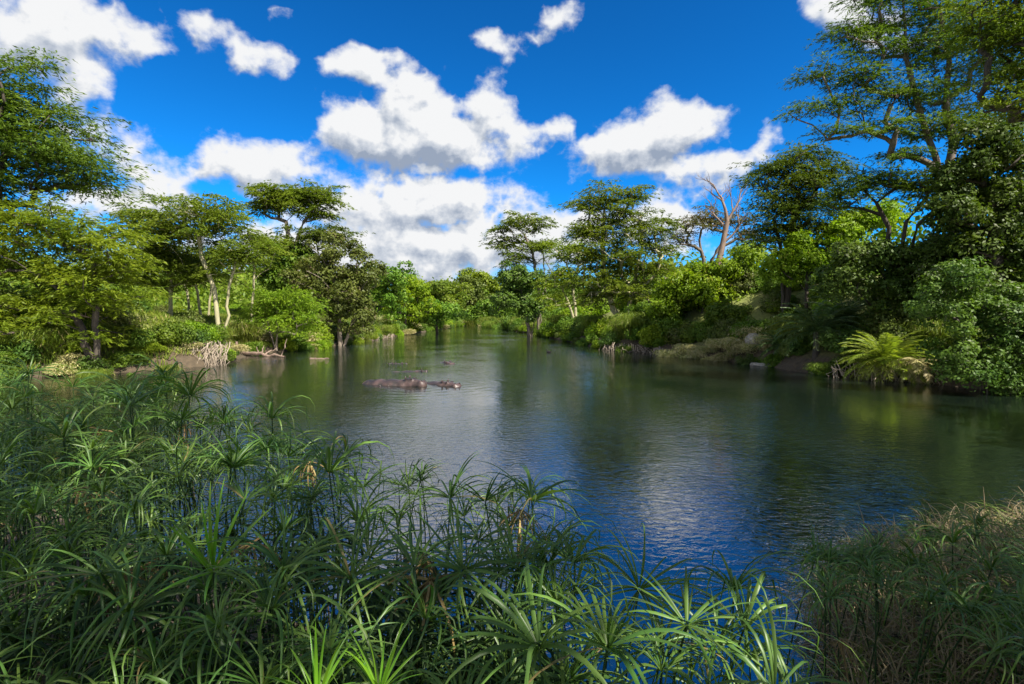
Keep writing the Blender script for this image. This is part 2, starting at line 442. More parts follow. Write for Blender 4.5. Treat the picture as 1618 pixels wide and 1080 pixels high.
def ground_z(x, y):
    sd, H, Wd = river(x, y)
    sd = sd + 0.25 * bumpy(x, y, 0.9, 2)* np.clip(np.hypot(x, y) / 20, 0.15, 1)
    t = np.clip(sd / Wd, 0, 1)
    up = H * (0.16 * np.clip(sd / 0.8, 0, 1) ** 0.7 + 0.84 * t * t * (3 - 2 * t))
    up = up + np.clip(sd - Wd, 0, 200) * 0.02 + 0.12 * bumpy(x, y, 0.35, 1) * t + 0.05 * bumpy(x, y, 1.7, 5) * t
    dn = -1.35 * np.clip(-sd / 3.0, 0, 1) ** 0.8
    return np.where(sd > 0, up, dn)

GX0, GY0, GS = -66.0, -4.0, 0.22
_gx, _gy = np.meshgrid(np.arange(GX0, 66, GS), np.arange(GY0, 126, GS), indexing='ij')
G_SD = river(_gx, _gy)[0]; G_Z = ground_z(_gx, _gy)
def look(G, x, y):
    i = min(max((x - GX0) / GS, 0), G.shape[0] - 1.01); j = min(max((y - GY0) / GS, 0), G.shape[1] - 1.01)
    a, b = int(i), int(j); u, v = i - a, j - b
    return float((G[a, b] * (1 - v) + G[a, b + 1] * v) * (1 - u) + (G[a + 1, b] * (1 - v) + G[a + 1, b + 1] * v) * u)
def sdist(x, y): return look(G_SD, x, y)
def gz(x, y):
    if y < 125 and abs(x) < 65: return look(G_Z, x, y)
    return float(ground_z(np.array([x]), np.array([y]))[0])

def axis_pts(segs):
    out = []
    for a, b, s in segs:
        out.append(np.arange(a, b, s))
    return np.concatenate(out + [np.array([segs[-1][1]])])

def make_ground():
    xs = axis_pts([(-4000, -400, 300), (-400, -80, 20), (-80, -34, 2), (-34, -10, .7), (-10, 10, .3), (10, 34, .7), (34, 80, 2), (80, 400, 20), (400, 4000, 300)])
    ys = axis_pts([(-600, -60, 60), (-60, -6, 3), (-6, 12, .3), (12, 60, .7), (60, 130, 1.4), (130, 340, 3.5), (340, 1000, 30), (1000, 6000, 400)])
    X, Y = np.meshgrid(xs, ys, indexing='ij')
    Z = ground_z(X, Y)
    nx, ny = X.shape
    V = np.stack([X, Y, Z], -1).reshape(-1, 3)
    i = np.arange(nx - 1)[:, None] * ny; j = np.arange(ny - 1)[None]
    q = np.stack([i + j, i + ny + j, i + ny + j + 1, i + j + 1], -1).reshape(-1, 4)
    m, N, L, out = mat_new('bank_soil_and_grass')
    tc = N.new('ShaderNodeTexCoord')
    n1 = N.new('ShaderNodeTexNoise'); n1.inputs['Scale'].default_value = 0.35; n1.inputs['Detail'].default_value = 8; n1.inputs['Roughness'].default_value = .65
    n2 = N.new('ShaderNodeTexNoise'); n2.inputs['Scale'].default_value = 5; n2.inputs['Detail'].default_value = 6
    L.new(tc.outputs['Object'], n1.inputs['Vector']); L.new(tc.outputs['Object'], n2.inputs['Vector'])
    soil = mixrgb(N, L, n2.outputs['Fac'], (0.022, 0.016, 0.009), (0.10, 0.072, 0.042))
    grs = mixrgb(N, L, n2.outputs['Fac'], (0.07, 0.11, 0.018), (0.22, 0.23, 0.045))
    sp = N.new('ShaderNodeSeparateXYZ'); L.new(tc.outputs['Object'], sp.inputs[0])
    hz = N.new('ShaderNodeMapRange'); hz.inputs['From Min'].default_value = 0.5; hz.inputs['From Max'].default_value = 1.6
    L.new(sp.outputs[2], hz.inputs['Value'])
    ad = N.new('ShaderNodeMath'); ad.operation = 'MULTIPLY_ADD'; ad.use_clamp = True
    L.new(n1.outputs['Fac'], ad.inputs[0]); ad.inputs[1].default_value = 2.0
    sb = N.new('ShaderNodeMath'); sb.operation = 'SUBTRACT'; L.new(hz.outputs[0], sb.inputs[0]); sb.inputs[1].default_value = 1.3
    L.new(sb.outputs[0], ad.inputs[2])
    col = mixrgb(N, L, ad.outputs[0], soil, grs)
    p = N.new('ShaderNodeBsdfPrincipled'); p.inputs['Roughness'].default_value = 0.95; L.new(col, p.inputs['Base Color'])
    b = N.new('ShaderNodeBump'); b.inputs['Distance'].default_value = 0.08; L.new(n2.outputs['Fac'], b.inputs['Height'])
    L.new(b.outputs[0], p.inputs['Normal']); L.new(p.outputs[0], out.inputs[0])
    mb = MB(); mb.add(V, q)
    o = mb.build('ground', m, smooth=True)
    tag(o, 'earth and grass banks and the bed of the river', None, None, 'structure')
make_ground()

def make_water():
    m, N, L, out = mat_new('river_water')
    tc = N.new('ShaderNodeTexCoord')
    def nz(sc, rot, mapsc, detail=3, rough=.5, dist=0.0):
        mp = N.new('ShaderNodeMapping'); mp.inputs['Rotation'].default_value = (0, 0, R(rot)); mp.inputs['Scale'].default_value = mapsc
        L.new(tc.outputs['Object'], mp.inputs[0])
        n = N.new('ShaderNodeTexNoise'); n.inputs['Scale'].default_value = sc; n.inputs['Detail'].default_value = detail
        n.inputs['Roughness'].default_value = rough; n.inputs['Distortion'].default_value = dist
        L.new(mp.outputs[0], n.inputs['Vector']); return n.outputs['Fac']
    def M(op, a, b=None, c=None, clamp=False):
        n = N.new('ShaderNodeMath'); n.operation = op; n.use_clamp = clamp
        for i, v in enumerate((a, b, c)):
            if v is None: continue
            if isinstance(v, (int, float)): n.inputs[i].default_value = v
            else: L.new(v, n.inputs[i])
        return n.outputs[0]
    small = nz(6.5, 12, (0.75, 1.35, 1), 3, .55, .6)
    mid = nz(1.5, -20, (0.7, 1.3, 1), 2, .5, .8)
    big = nz(0.28, 5, (1, 1, 1), 2)
    patch = nz(0.11, 30, (1, .8, 1), 3, .6)
    pr = N.new('ShaderNodeMapRange'); pr.inputs['From Min'].default_value = .38; pr.inputs['From Max'].default_value = .62
    pr.inputs['To Min'].default_value = 0.22; pr.inputs['To Max'].default_value = 1.0
    L.new(patch, pr.inputs['Value'])
    h = M('MULTIPLY', M('ADD', M('MULTIPLY', small, 0.018), M('MULTIPLY', mid, 0.016)), pr.outputs[0])
    h = M('ADD', h, M('MULTIPLY', big, 0.015))
    for (cx, cy, amp) in ((-4.6, 23.6, .003), (-2.6, 24.2, .0025)):      # rings spreading from the hippos
        dv = N.new('ShaderNodeVectorMath'); dv.operation = 'DISTANCE'; dv.inputs[1].default_value = (cx, cy, 0)
        L.new(tc.outputs['Object'], dv.inputs[0]); dd = dv.outputs['Value']
        h = M('ADD', h, M('MULTIPLY', M('SINE', M('MULTIPLY_ADD', dd, 9.0, M('MULTIPLY', mid, 3.0))), M('MULTIPLY', M('EXPONENT', M('MULTIPLY', dd, -0.32)), amp)))
    b = N.new('ShaderNodeBump'); b.inputs['Distance'].default_value = 1.0; b.inputs['Strength'].default_value = 1.0
    L.new(h, b.inputs['Height'])
    dc = mixrgb(N, L, patch, (0.004, 0.008, 0.006), (0.006, 0.010, 0.006))
    df = N.new('ShaderNodeBsdfDiffuse'); L.new(dc, df.inputs['Color']); L.new(b.outputs[0], df.inputs['Normal'])
    gl = N.new('ShaderNodeBsdfGlossy'); gl.inputs['Roughness'].default_value = 0.015; L.new(b.outputs[0], gl.inputs['Normal'])
    gl.inputs['Color'].default_value = (1, 1, 1, 1)
    fr = N.new('ShaderNodeFresnel'); fr.inputs['IOR'].default_value = 4.0; L.new(b.outputs[0], fr.inputs['Normal'])
    mx = N.new('ShaderNodeMixShader'); L.new(fr.outputs[0], mx.inputs[0]); L.new(df.outputs[0], mx.inputs[1]); L.new(gl.outputs[0], mx.inputs[2])
    L.new(mx.outputs[0], out.inputs[0])
    mb = MB()
    xs = np.linspace(-62, 62, 63); ys = np.linspace(-2, 305, 80)
    X, Y = np.meshgrid(xs, ys, indexing='ij'); ny = len(ys)
    i = np.arange(62)[:, None] * ny; j = np.arange(79)[None]
    q = np.stack([i + j, i + ny + j, i + ny + j + 1, i + j + 1], -1).reshape(-1, 4)
    mb.add(np.stack([X, Y, X * 0], -1).reshape(-1, 3), q)
    tag(mb.build('water', m), 'rippled river water reflecting clouds, blue sky and the trees', None, None, 'structure')
make_water()

# ------------------------------------------------------------------ trees
def tree(name, label, cat, Y, trunks, crowns, leafy='acacia', fmat='acacia', bmat='bark_grey', n_pads=60, pad=1.0,
         leaves=26000, leaf=(0.30, 0.07), tr=0.2, group=None, depth=0.85, base=None, twigs=True, sag=0.06, rz=0.22):
    """trunks: list of pixel polylines from the base up; crowns: pixel ellipses (px,py,rx,ry[,dY])"""
    b0 = at(*trunks[0][0], Y)
    if base is None:
        bx, by = b0[0], Y
    else:
        bx, by = base
    bz = gz(bx, by) - 0.25
    O = np.array([bx, by, bz])
    root = empty(name, O)
    tag(root, label, cat, group)
    pads, rads = [], []
    area = np.array([c[2] * c[3] for c in crowns], float)
    if leafy == 'acacia' and leaves > 0: n_pads = int(n_pads * 1.45); pad *= 1.12; leaves = int(leaves * 1.35)
    if leafy == 'acacia': leaf = (leaf[0] * .95, leaf[1] * .85)
    leaves = int(leaves * .64); leaf = (leaf[0] * 1.19, leaf[1] * 1.19)
    cnt = np.maximum(1, np.round(n_pads * area ** .8 / (area ** .8).sum())).astype(int)
    for c, k in zip(crowns, cnt):
        px, py, rx, ry = c[:4]; dY = c[4] if len(c) > 4 else 0
        C = at(px, py, Y + dY); s = (Y + dY) / F
        u = rnd_unit(k) * (RNG.random((k, 1)) ** (1 / 2.4))
        rd = min(max(rx * s * depth, 1.0), 5.5)
        pads.append(C + u * np.array([rx * s * 1.05, rd, ry * s * (1.45 if leafy == 'acacia' else 1)]))
        rads.append(pad * RNG.uniform(.65, 1.25, k))
    pads = np.concatenate(pads); rads = np.concatenate(rads)
    # ---- skeleton
    nodes = []; parent = []; 
    def addpath(pts, par):
        for p in pts:
            nodes.append(p); parent.append(par); par = len(nodes) - 1
        return par
    spacing = 0.7
    for ti, tp in enumerate(trunks):
        P = [at(a, b, Y) for a, b in tp]
        if ti == 0: P[0] = O.copy()
        elif base is None: P[0] = np.array([P[0][0], P[0][1], gz(P[0][0], P[0][1]) - .2])
        else: P[0] = O.copy() + np.array([RNG.normal() * .2, RNG.normal() * .2, 0])
        full = [P[0]]
        for a, b in zip(P[:-1], P[1:]):
            n = max(3, int(np.linalg.norm(b - a) / spacing))
            full += list(wiggle(a, b, n, 0.012)[1:])
        addpath(full, -1)
    ntr = len(nodes)
    order = np.argsort(np.linalg.norm(pads - nodes[ntr // 2], axis=1) + RNG.random(len(pads)))
    ends = []
    for i in order:
        p = pads[i]; NA = np.array(nodes)
        dv = p - NA
        dist = np.linalg.norm(dv, axis=1)
        cost = dist + 2.2 * np.clip(0.35 * np.hypot(dv[:, 0], dv[:, 1]) - dv[:, 2], 0, None) + (NA[:, 2] < O[2] + 0.22 * (pads[:, 2].max() - O[2])) * 6
        k = int(np.argmin(cost))
        n = max(3, int(dist[k] / spacing) + 1)
        pts = wiggle(NA[k], p - np.array([0, 0, rads[i] * .12]), n, 0.03, sag)
        ends.append(addpath(list(pts[1:]), k))
    cntd = np.zeros(len(nodes))
    for e_ in ends: cntd[e_] += 1
    for i in range(len(nodes) - 1, -1, -1):
        if parent[i] >= 0: cntd[parent[i]] += cntd[i]
    tot = max(cntd[0], 1)
    rad = tr * (np.maximum(cntd, 0.3) / max(cntd.max(), 1)) ** 0.45
    NA = np.array(nodes)
    rad[:ntr] = np.maximum(rad[:ntr], tr * 0.25)
    base_f = np.clip(1 + 0.5 * (1 - (NA[:, 2] - O[2]) / 0.8), 1, 1.5); rad = rad * base_f
    mbk = MB()
    kids = {}
    for i, p_ in enumerate(parent): kids.setdefault(p_, []).append(i)
    stack = [(c, -1) for c in kids.get(-1, [])]
    while stack:
        s0, p_ = stack.pop()
        chain = [p_] if p_ >= 0 else []
        cur = s0
        while True:
            chain.append(cur)
            ks = kids.get(cur, [])
            if not ks: break
            ks = sorted(ks, key=lambda q: -cntd[q] if q != cur + 1 else -cntd[q] - 0.01)
            for q in ks[1:]: stack.append((q, cur))
            cur = ks[0]
        if len(chain) > 1:
            rr = rad[chain].copy()
            if p_ >= 0: rr[0] = min(rr[0], rr[1] * 1.15)
            rr = np.maximum(rr, 0.012)
            tube(mbk, NA[chain] - O, rr, 7 if rr.max() > .12 else 4)
    tk = mbk.build('trunk', MT[bmat], root, smooth=True)
    if leaves <= 0: return root
    # ---- foliage
    mb = MB()
    wsum = rads ** 2; k = len(rads)
    idx = RNG.choice(k, size=leaves, p=wsum / wsum.sum())
    if leafy == 'acacia':
        ns = max(14, int(leaves / k / 9))
        # every pad: ns sprays, radiating, slightly drooping at the tips
        sid = RNG.integers(0, ns, leaves)
        ang = RNG.random((k, ns)) * 2 * np.pi; st = RNG.random((k, ns)) * .55
        offz = RNG.normal(size=(k, ns)) * rz * .75; ln = RNG.uniform(.45, 1.0, (k, ns)); bend = RNG.normal(size=(k, ns)) * .5
        A = ang[idx, sid]; t = RNG.random(leaves)
        rr = (st[idx, sid] + t * ln[idx, sid])
        Ab = A + bend[idx, sid] * t
        Rr = rads[idx]
        tiltx = RNG.normal(size=k) * .20; tilty = RNG.normal(size=k) * .20
        lx = np.cos(Ab) * rr * Rr; ly = np.sin(Ab) * rr * Rr
        ctr = pads.mean(0); oa = np.arctan2(pads[:, 1] - ctr[1], pads[:, 0] - ctr[0])[idx]
        ex = lx * np.cos(oa) + ly * np.sin(oa); ey = -lx * np.sin(oa) + ly * np.cos(oa); ex = ex * 1.45; ey = ey * .85
        lx = ex * np.cos(oa) - ey * np.sin(oa); ly = ex * np.sin(oa) + ey * np.cos(oa)
        lz = (offz[idx, sid] - 0.20 * rr ** 2 + 0.12) * Rr + lx * tiltx[idx] + ly * tilty[idx] + RNG.normal(size=leaves) * .035 * Rr
        c = pads[idx] + np.stack([lx, ly, lz], -1)
        d = np.stack([np.cos(Ab), np.sin(Ab), -.35 * rr], -1) + RNG.normal(size=(leaves, 3)) * .33
        nrm = np.array([0, 0, 1.]) + RNG.normal(size=(leaves, 3)) * .55
    else:
        u = rnd_unit(leaves)
        u[:, 2] = np.where(u[:, 2] < -.4, -u[:, 2], u[:, 2])
        r = RNG.uniform(.55, 1.08, leaves)
        sub = rnd_unit(k * 9).reshape(k, 9, 3)
        # lobes: pull leaves towards one of nine bumps per pad
        lob = sub[idx, RNG.integers(0, 9, leaves)]
        u = unit(u * .55 + lob * .8)
        sc = np.stack([rads[idx], rads[idx], rads[idx] * .78], -1)
        c = pads[idx] + u * r[:, None] * sc
        nrm = unit(u + np.array([0, 0, .5]) + RNG.normal(size=(leaves, 3)) * .55)
        d = np.cross(nrm, rnd_unit(leaves)) + np.array([0, 0, -.25])
    tint = np.clip(RNG.normal(.5, .2, leaves) + (RNG.random(k)[idx] - .5) * .5, 0, .999)
    kites(mb, c - O, d, nrm, leaf[0] * RNG.uniform(.7, 1.3, leaves), leaf[1] * RNG.uniform(.7, 1.3, leaves), tint)
    mb.build('crown', MT[fmat], root)
    return root

# ---- left bank
tree('acacia_tree', 'tall dark feathery acacia cut by the left edge of the photo', 'tree', 32, [[(-30, 500), (-20, 400), (5, 260), (20, 170)]],
     [(25, 150, 70, 45), (55, 215, 95, 40), (-60, 230, 110, 90), (75, 275, 95, 30), (150, 278, 40, 14), (-40, 330, 130, 50)],
     fmat='acacia_dark', bmat='bark_dark', n_pads=125, pad=1.25, leaves=74000, leaf=(.29, .07), tr=.34, rz=.2)
tree('acacia_tree', 'broad bright green acacia with low layered boughs at the far left', 'tree', 28.5, [[(150, 505), (148, 460), (150, 420), (120, 380)], [(150, 505), (110, 470), (60, 430)]],
     [(60, 385, 120, 38), (150, 395, 80, 40), (30, 440, 130, 40), (160, 445, 75, 30), (-90, 410, 110, 80), (195, 410, 40, 25), (90, 345, 70, 22), (40, 490, 120, 28), (170, 480, 55, 20), (100, 520, 110, 22)],
     fmat='acacia_bright', bmat='bark_dark', n_pads=120, pad=1.0, leaves=56000, leaf=(.27, .07), tr=.20, rz=.2)
tree('acacia_tree', 'fever tree with a pale forked trunk leaning left on the left bank', 'tree', 42,
     [[(347, 492), (338, 455), (318, 405), (314, 375), (322, 345)], [(352, 492), (362, 450), (372, 415), (366, 390)]],
     [(305, 330, 65, 20), (345, 345, 40, 22), (245, 345, 45, 25), (360, 390, 45, 35), (300, 365, 50, 20), (385, 400, 25, 25)],
     fmat='acacia', bmat='bark_pale', n_pads=75, pad=1.0, leaves=30000, leaf=(.28, .08), tr=.18, rz=.2)
tree('acacia_tree', 'fever tree with a straight whitish trunk left of the forked one', 'tree', 44,
     [[(268, 485), (271, 440), (277, 400), (270, 360)]],
     [(230, 385, 45, 30), (280, 400, 50, 30), (230, 425, 40, 25), (300, 430, 45, 18), (215, 350, 25, 15)],
     fmat='acacia', bmat='bark_pale', n_pads=60, pad=1.15, leaves=30000, leaf=(.28, .08), tr=.16, rz=.2)
for (x0, x1, y1, cx, cy, Yd, nm) in [(300, 287, 430, 290, 415, 50, 'thin pale sapling directly right of the whitish trunk'), (318, 302, 436, 305, 425, 47, 'thin leaning sapling midway between the two pale fever trees'),
                                 (328, 335, 430, 330, 412, 52, 'thin upright sapling close behind the forked fever tree'), (395, 402, 425, 405, 400, 50, 'thin sapling right of the forked fever tree')]:
    tree('sapling', nm, 'tree', Yd, [[(x0, 488), ((x0 + x1) / 2 + 2, 460), (x1, y1)]], [(cx, cy, 34, 18)], fmat='acacia', bmat='bark_pale', n_pads=12, pad=1.0,
         leaves=6000, leaf=(.3, .085), tr=.11)
tree('acacia_tree', 'umbrella thorn acacia rising alone above the left bank trees', 'tree', 62,
     [[(455, 485), (452, 400), (455, 370), (452, 350)], [(455, 485), (462, 400), (480, 350), (492, 335)]],
     [(462, 303, 55, 7), (430, 316, 40, 8), (500, 312, 30, 10), (460, 320, 60, 8), (415, 330, 18, 6), (505, 340, 24, 6)],
     fmat='acacia', bmat='bark_grey', n_pads=60, pad=1.3, leaves=26000, leaf=(.36, .11), tr=.24, rz=.12, sag=-.05, depth=.6)
tree('acacia_tree', 'low dark flat acacia bough just under the umbrella thorn', 'tree', 60, [[(500, 485), (505, 420), (500, 380)]],
     [(505, 372, 45, 7), (460, 385, 35, 6), (530, 378, 20, 6)], fmat='acacia_dark', bmat='bark_dark', n_pads=22, pad=1.3, leaves=9000, leaf=(.36, .11), tr=.16, rz=.14)
tree('broadleaf_tree', 'large rounded grey-green tree leaning over the water on the left bank', 'tree', 57, [[(538, 545), (535, 500), (530, 450), (520, 420)], [(540, 545), (560, 500), (568, 465)]],
     [(520, 405, 45, 28), (565, 430, 32, 32), (500, 440, 50, 30), (545, 470, 50, 35), (570, 500, 28, 32), (515, 505, 32, 26)], 'broad', 'olive', 'bark_grey',
     n_pads=95, pad=1.15, leaves=34000, leaf=(.26, .16), tr=.28)
tree('broadleaf_tree', 'rounded mid-green tree below the umbrella thorn acacia', 'tree', 60, [[(450, 500), (452, 450), (450, 410)]],
     [(450, 398, 35, 22), (430, 425, 28, 28), (475, 420, 35, 30), (440, 450, 30, 25)], 'broad', 'green', 'bark_dark', n_pads=50, pad=1.25, leaves=20000, leaf=(.30, .17), tr=.25)
tree('thorn_bush', 'pale feathery thorn bush between the fever trees and the grey-green tree', 'bush', 46, [[(435, 520), (438, 495), (445, 470)], [(435, 520), (420, 495), (405, 475)]],
     [(430, 465, 42, 16), (465, 482, 38, 20), (415, 485, 32, 18), (480, 510, 32, 18), (440, 505, 45, 14)], fmat='acacia_bright', bmat='bark_grey', n_pads=60, pad=.85, leaves=24000, leaf=(.22, .07), tr=.12)
for i, (lb, Yd, cr, fm, kd) in enumerate([
    ('bright green tree on the far left bank next to the grey-green tree', 82, [(590, 450, 28, 34), (625, 445, 30, 26), (610, 480, 35, 30)], 'green', 'broad'),
    ('yellow-green rounded tree left of the distant river bend', 95, [(640, 455, 28, 24), (665, 475, 32, 26), (630, 490, 26, 20)], 'lime', 'broad'),
    ('domed bush overhanging the water at the left river bend', 100, [(690, 492, 38, 17), (660, 495, 25, 15)], 'green', 'broad'),
    ('dark tree behind the left river bend', 130, [(680, 462, 30, 18), (715, 470, 30, 20), (700, 480, 40, 16)], 'acacia', 'broad'),
    ('olive tree closing the view at the end of the river', 205, [(705, 462, 35, 20), (745, 460, 26, 24), (760, 475, 25, 22), (725, 485, 40, 16)], 'olive', 'broad'),
    ('pale domed tree above the end of the river', 235, [(750, 443, 30, 12), (770, 452, 30, 16)], 'acacia_bright', 'broad'),
    ('low round bush at the right side of the far bend', 165, [(765, 495, 20, 13), (785, 485, 18, 18)], 'green', 'broad')]):
    x0 = cr[0][0]
    tree('broadleaf_tree', lb, 'tree', Yd, [[(x0, 505), (x0, 490), (x0, cr[0][1])]], cr, kd, fm, 'bark_dark', n_pads=42, pad=Yd * .016, leaves=12000,
         leaf=(Yd * .0042, Yd * .0026), tr=.3)

# ---- right bank
tree('acacia_tree', 'slender open acacia nearest the river bend on the right bank', 'tree', 88, [[(850, 512), (852, 460), (842, 400), (828, 370)], [(850, 512), (862, 450), (858, 400)]],
     [(825, 347, 32, 8), (800, 362, 22, 8), (850, 358, 20, 8), (795, 385, 16, 8), (830, 385, 30, 9), (860, 390, 18, 10), (815, 408, 25, 8)],
     fmat='acacia', bmat='bark_grey', n_pads=46, pad=1.4, leaves=18000, leaf=(.42, .13), tr=.26, rz=.16)
tree('broadleaf_tree', 'dark rounded tree under the slender acacia at the river bend', 'tree', 86, [[(838, 512), (830, 480), (820, 450)], [(838, 512), (850, 480)]],
     [(810, 435, 28, 26), (835, 445, 28, 24), (805, 475, 24, 26), (835, 485, 26, 20)], 'broad', 'dark', 'bark_grey', n_pads=55, pad=1.4, leaves=20000, leaf=(.36, .22), tr=.3)
tree('fever_tree', 'yellow-green fever tree with bare pale branches left of the big acacia', 'tree', 74, [[(912, 512), (895, 470), (872, 430), (858, 405)], [(912, 512), (905, 455), (895, 415), (905, 390)]],
     [(895, 388, 34, 12), (915, 400, 30, 16), (880, 420, 30, 16), (905, 440, 34, 18), (875, 460, 26, 18)], fmat='acacia_bright', bmat='bark_pale', n_pads=44, pad=1.1, leaves=17000, leaf=(.34, .10), tr=.22)
tree('acacia_tree', 'big layered acacia in the middle of the right bank', 'tree', 57,
     [[(988, 520), (968, 488), (955, 440), (952, 380), (955, 330)], [(1048, 490), (1030, 478), (1010, 462), (985, 440)], [(988, 520), (1000, 450), (1015, 390), (1010, 350)]],
     [(960, 305, 42, 10), (930, 325, 32, 10), (1005, 312, 24, 8), (975, 335, 50, 12), (935, 355, 40, 12), (1010, 360, 50, 14), (960, 382, 55, 14), (1040, 385, 30, 12), (925, 405, 36, 12),
      (990, 412, 60, 14), (1030, 430, 45, 14), (950, 440, 50, 14), (1000, 462, 50, 12), (940, 470, 34, 12)],
     fmat='acacia', bmat='bark_pale', n_pads=150, pad=1.25, leaves=62000, leaf=(.33, .10), tr=.34, rz=.16)
tree('thorn_tree', 'thin half-bare brownish acacia behind the dead tree', 'tree', 58, [[(1112, 450), (1112, 410), (1105, 380)], [(1112, 450), (1125, 410), (1150, 370)]],
     [(1115, 340, 24, 9), (1090, 355, 24, 10), (1075, 375, 18, 9), (1135, 355, 20, 9), (1170, 350, 22, 9), (1178, 372, 18, 8)], fmat='acacia_brown', bmat='bark_grey', n_pads=75, pad=.9, leaves=10000, leaf=(.28, .085), tr=.22)
dead = tree('dead_tree', 'bare dead tree with a pink-brown trunk standing above the right bank', 'tree', 46,
     [[(1132, 436), (1138, 400), (1147, 360), (1152, 325), (1146, 300)], [(1147, 362), (1162, 335), (1168, 305)]],
     [(1150, 305, 18, 22), (1172, 315, 16, 22), (1132, 305, 12, 20), (1160, 345, 28, 14), (1180, 335, 10, 18)], bmat='bark_dead', n_pads=60, pad=.4, leaves=0, tr=.30, sag=.1,
     base=(at(1132, 436, 46)[0], 46)) if False else None

def bare_tree():
    Y = 46; O = at(1133, 430, Y); g0 = gz(O[0], Y); O = np.array([O[0], Y, g0 - .2])
    root = empty('dead_tree', O); tag(root, 'bare dead tree with a pink-brown trunk standing above the right bank', 'tree')
    mb = MB()
    def br(p, d, L_, r, lev):
        n = 6; pts = [p]
        for i in range(n):
            d = unit(d + RNG.normal(size=3) * .10 + np.array([0, 0, .05])); pts.append(pts[-1] + d * L_ / n)
        tube(mb, np.array(pts) - O, np.linspace(r, r * .55, n + 1), 7 if lev == 0 else 4)
        if lev < 4:
            for k in range(3 if lev < 3 else 2):
                q = pts[int(RNG.integers(3, n + 1))] if k else pts[-1]
                dd = unit(d + rnd_unit(1)[0] * np.array([.75, .75, .45]) + np.array([0, 0, .18]))
                br(q, dd, L_ * RNG.uniform(.5, .75), r * .50, lev + 1)
    P = [O] + [at(a, b, Y) for a, b in [(1136, 415), (1142, 385), (1149, 350)]]
    tube(mb, np.concatenate([wiggle(P[0], P[1], 4, .01), wiggle(P[1], P[2], 4, .01)[1:], wiggle(P[2], P[3], 4, .01)[1:]]) - O, np.linspace(.32, .20, 10), 9)
    br(P[3], np.array([.05, 0, 1.]), 2.2, .17, 0); br(P[3], np.array([.5, .2, 1.]), 2.0, .14, 1); br(P[2], np.array([.7, -.2, .8]), 2.2, .11, 1); br(P[3] + (P[2] - P[3]) * .3, np.array([-.6, .1, 1.]), 1.8, .10, 1)
    mb.build('trunk', MT['bark_dead'], root, smooth=True)
bare_tree()

tree('acacia_tree', 'dense dark acacia right of the dead tree', 'tree', 37, [[(1242, 425), (1250, 370), (1262, 300)], [(1242, 425), (1232, 380), (1222, 345)]],
     [(1265, 250, 45, 11), (1225, 268, 36, 12), (1305, 270, 38, 12), (1255, 290, 58, 14), (1220, 318, 34, 14), (1295, 315, 50, 12), (1245, 345, 45, 14), (1215, 372, 32, 14), (1280, 360, 28, 12)],
     fmat='acacia_dark', bmat='bark_dark', n_pads=110, pad=.95, leaves=48000, leaf=(.22, .065), tr=.24, rz=.17)
tree('acacia_tree', 'tallest acacia with a leaning trunk and long layered boughs at upper right', 'tree', 28,
     [[(1520, 400), (1500, 330), (1478, 245), (1455, 180), (1437, 110), (1430, 40), (1428, -40)], [(1478, 245), (1495, 180), (1500, 100), (1490, 20)]],
     [(1318, 112, 48, 9), (1275, 175, 36, 6), (1315, 210, 34, 7), (1365, 120, 45, 10), (1345, 165, 45, 7), (1385, 75, 55, 12), (1350, 48, 38, 10), (1430, 30, 75, 22), (1470, -20, 90, 26), (1400, 150, 50, 10),
      (1400, 205, 50, 9), (1462, 150, 60, 14), (1500, 90, 70, 22), (1545, 40, 70, 22), (1460, 205, 50, 11), (1420, 245, 45, 9), (1555, 120, 60, 16), (1385, -20, 60, 18), (1520, 190, 45, 12)],
     fmat='acacia_dark', bmat='bark_grey', n_pads=205, pad=.78, leaves=88000, leaf=(.20, .042), tr=.22, rz=.14, depth=.7, base=(at(1515, 400, 28)[0], 28))
tree('acacia_tree', 'dark spreading multi-stemmed tree below the tallest acacia', 'tree', 28.8,
     [[(1412, 395), (1405, 360), (1385, 320), (1365, 300)], [(1416, 395), (1432, 350), (1462, 315)], [(1420, 395), (1450, 355), (1490, 320), (1520, 300)]],
     [(1350, 300, 40, 10), (1385, 280, 45, 10), (1430, 288, 45, 10), (1465, 300, 40, 10), (1330, 318, 24, 8), (1500, 290, 40, 14)],
     fmat='acacia_dark', bmat='bark_dark', n_pads=50, pad=.75, leaves=17000, leaf=(.20, .05), tr=.12, base=(at(1412, 395, 28.8)[0], 28.8))
tree('acacia_tree', 'near dark acacia boughs entering from the upper right corner', 'tree', 20,
     [[(1700, 420), (1690, 200), (1670, 60)]],
     [(1595, 70, 50, 16), (1560, 25, 45, 14), (1610, 120, 60, 14), (1600, 165, 60, 12), (1650, 30, 80, 40), (1680, 120, 80, 50), (1590, -30, 80, 20)],
     fmat='acacia', bmat='bark_dark', n_pads=80, pad=.75, leaves=36000, leaf=(.17, .045), tr=.24, rz=.14, base=(24.5, 22))
tree('broadleaf_tree', 'dark vine-covered broadleaf tree filling the right edge', 'tree', 25.3, [[(1590, 600), (1575, 450), (1565, 300)]],
     [(1555, 225, 48, 24), (1600, 245, 55, 30), (1525, 275, 40, 26), (1590, 310, 60, 40), (1540, 345, 48, 36), (1620, 390, 70, 50), (1560, 420, 60, 40), (1500, 330, 28, 28), (1640, 300, 50, 70)],
     'broad', 'dark', 'bark_dark', n_pads=130, pad=.85, leaves=60000, leaf=(.17, .095), tr=.3)
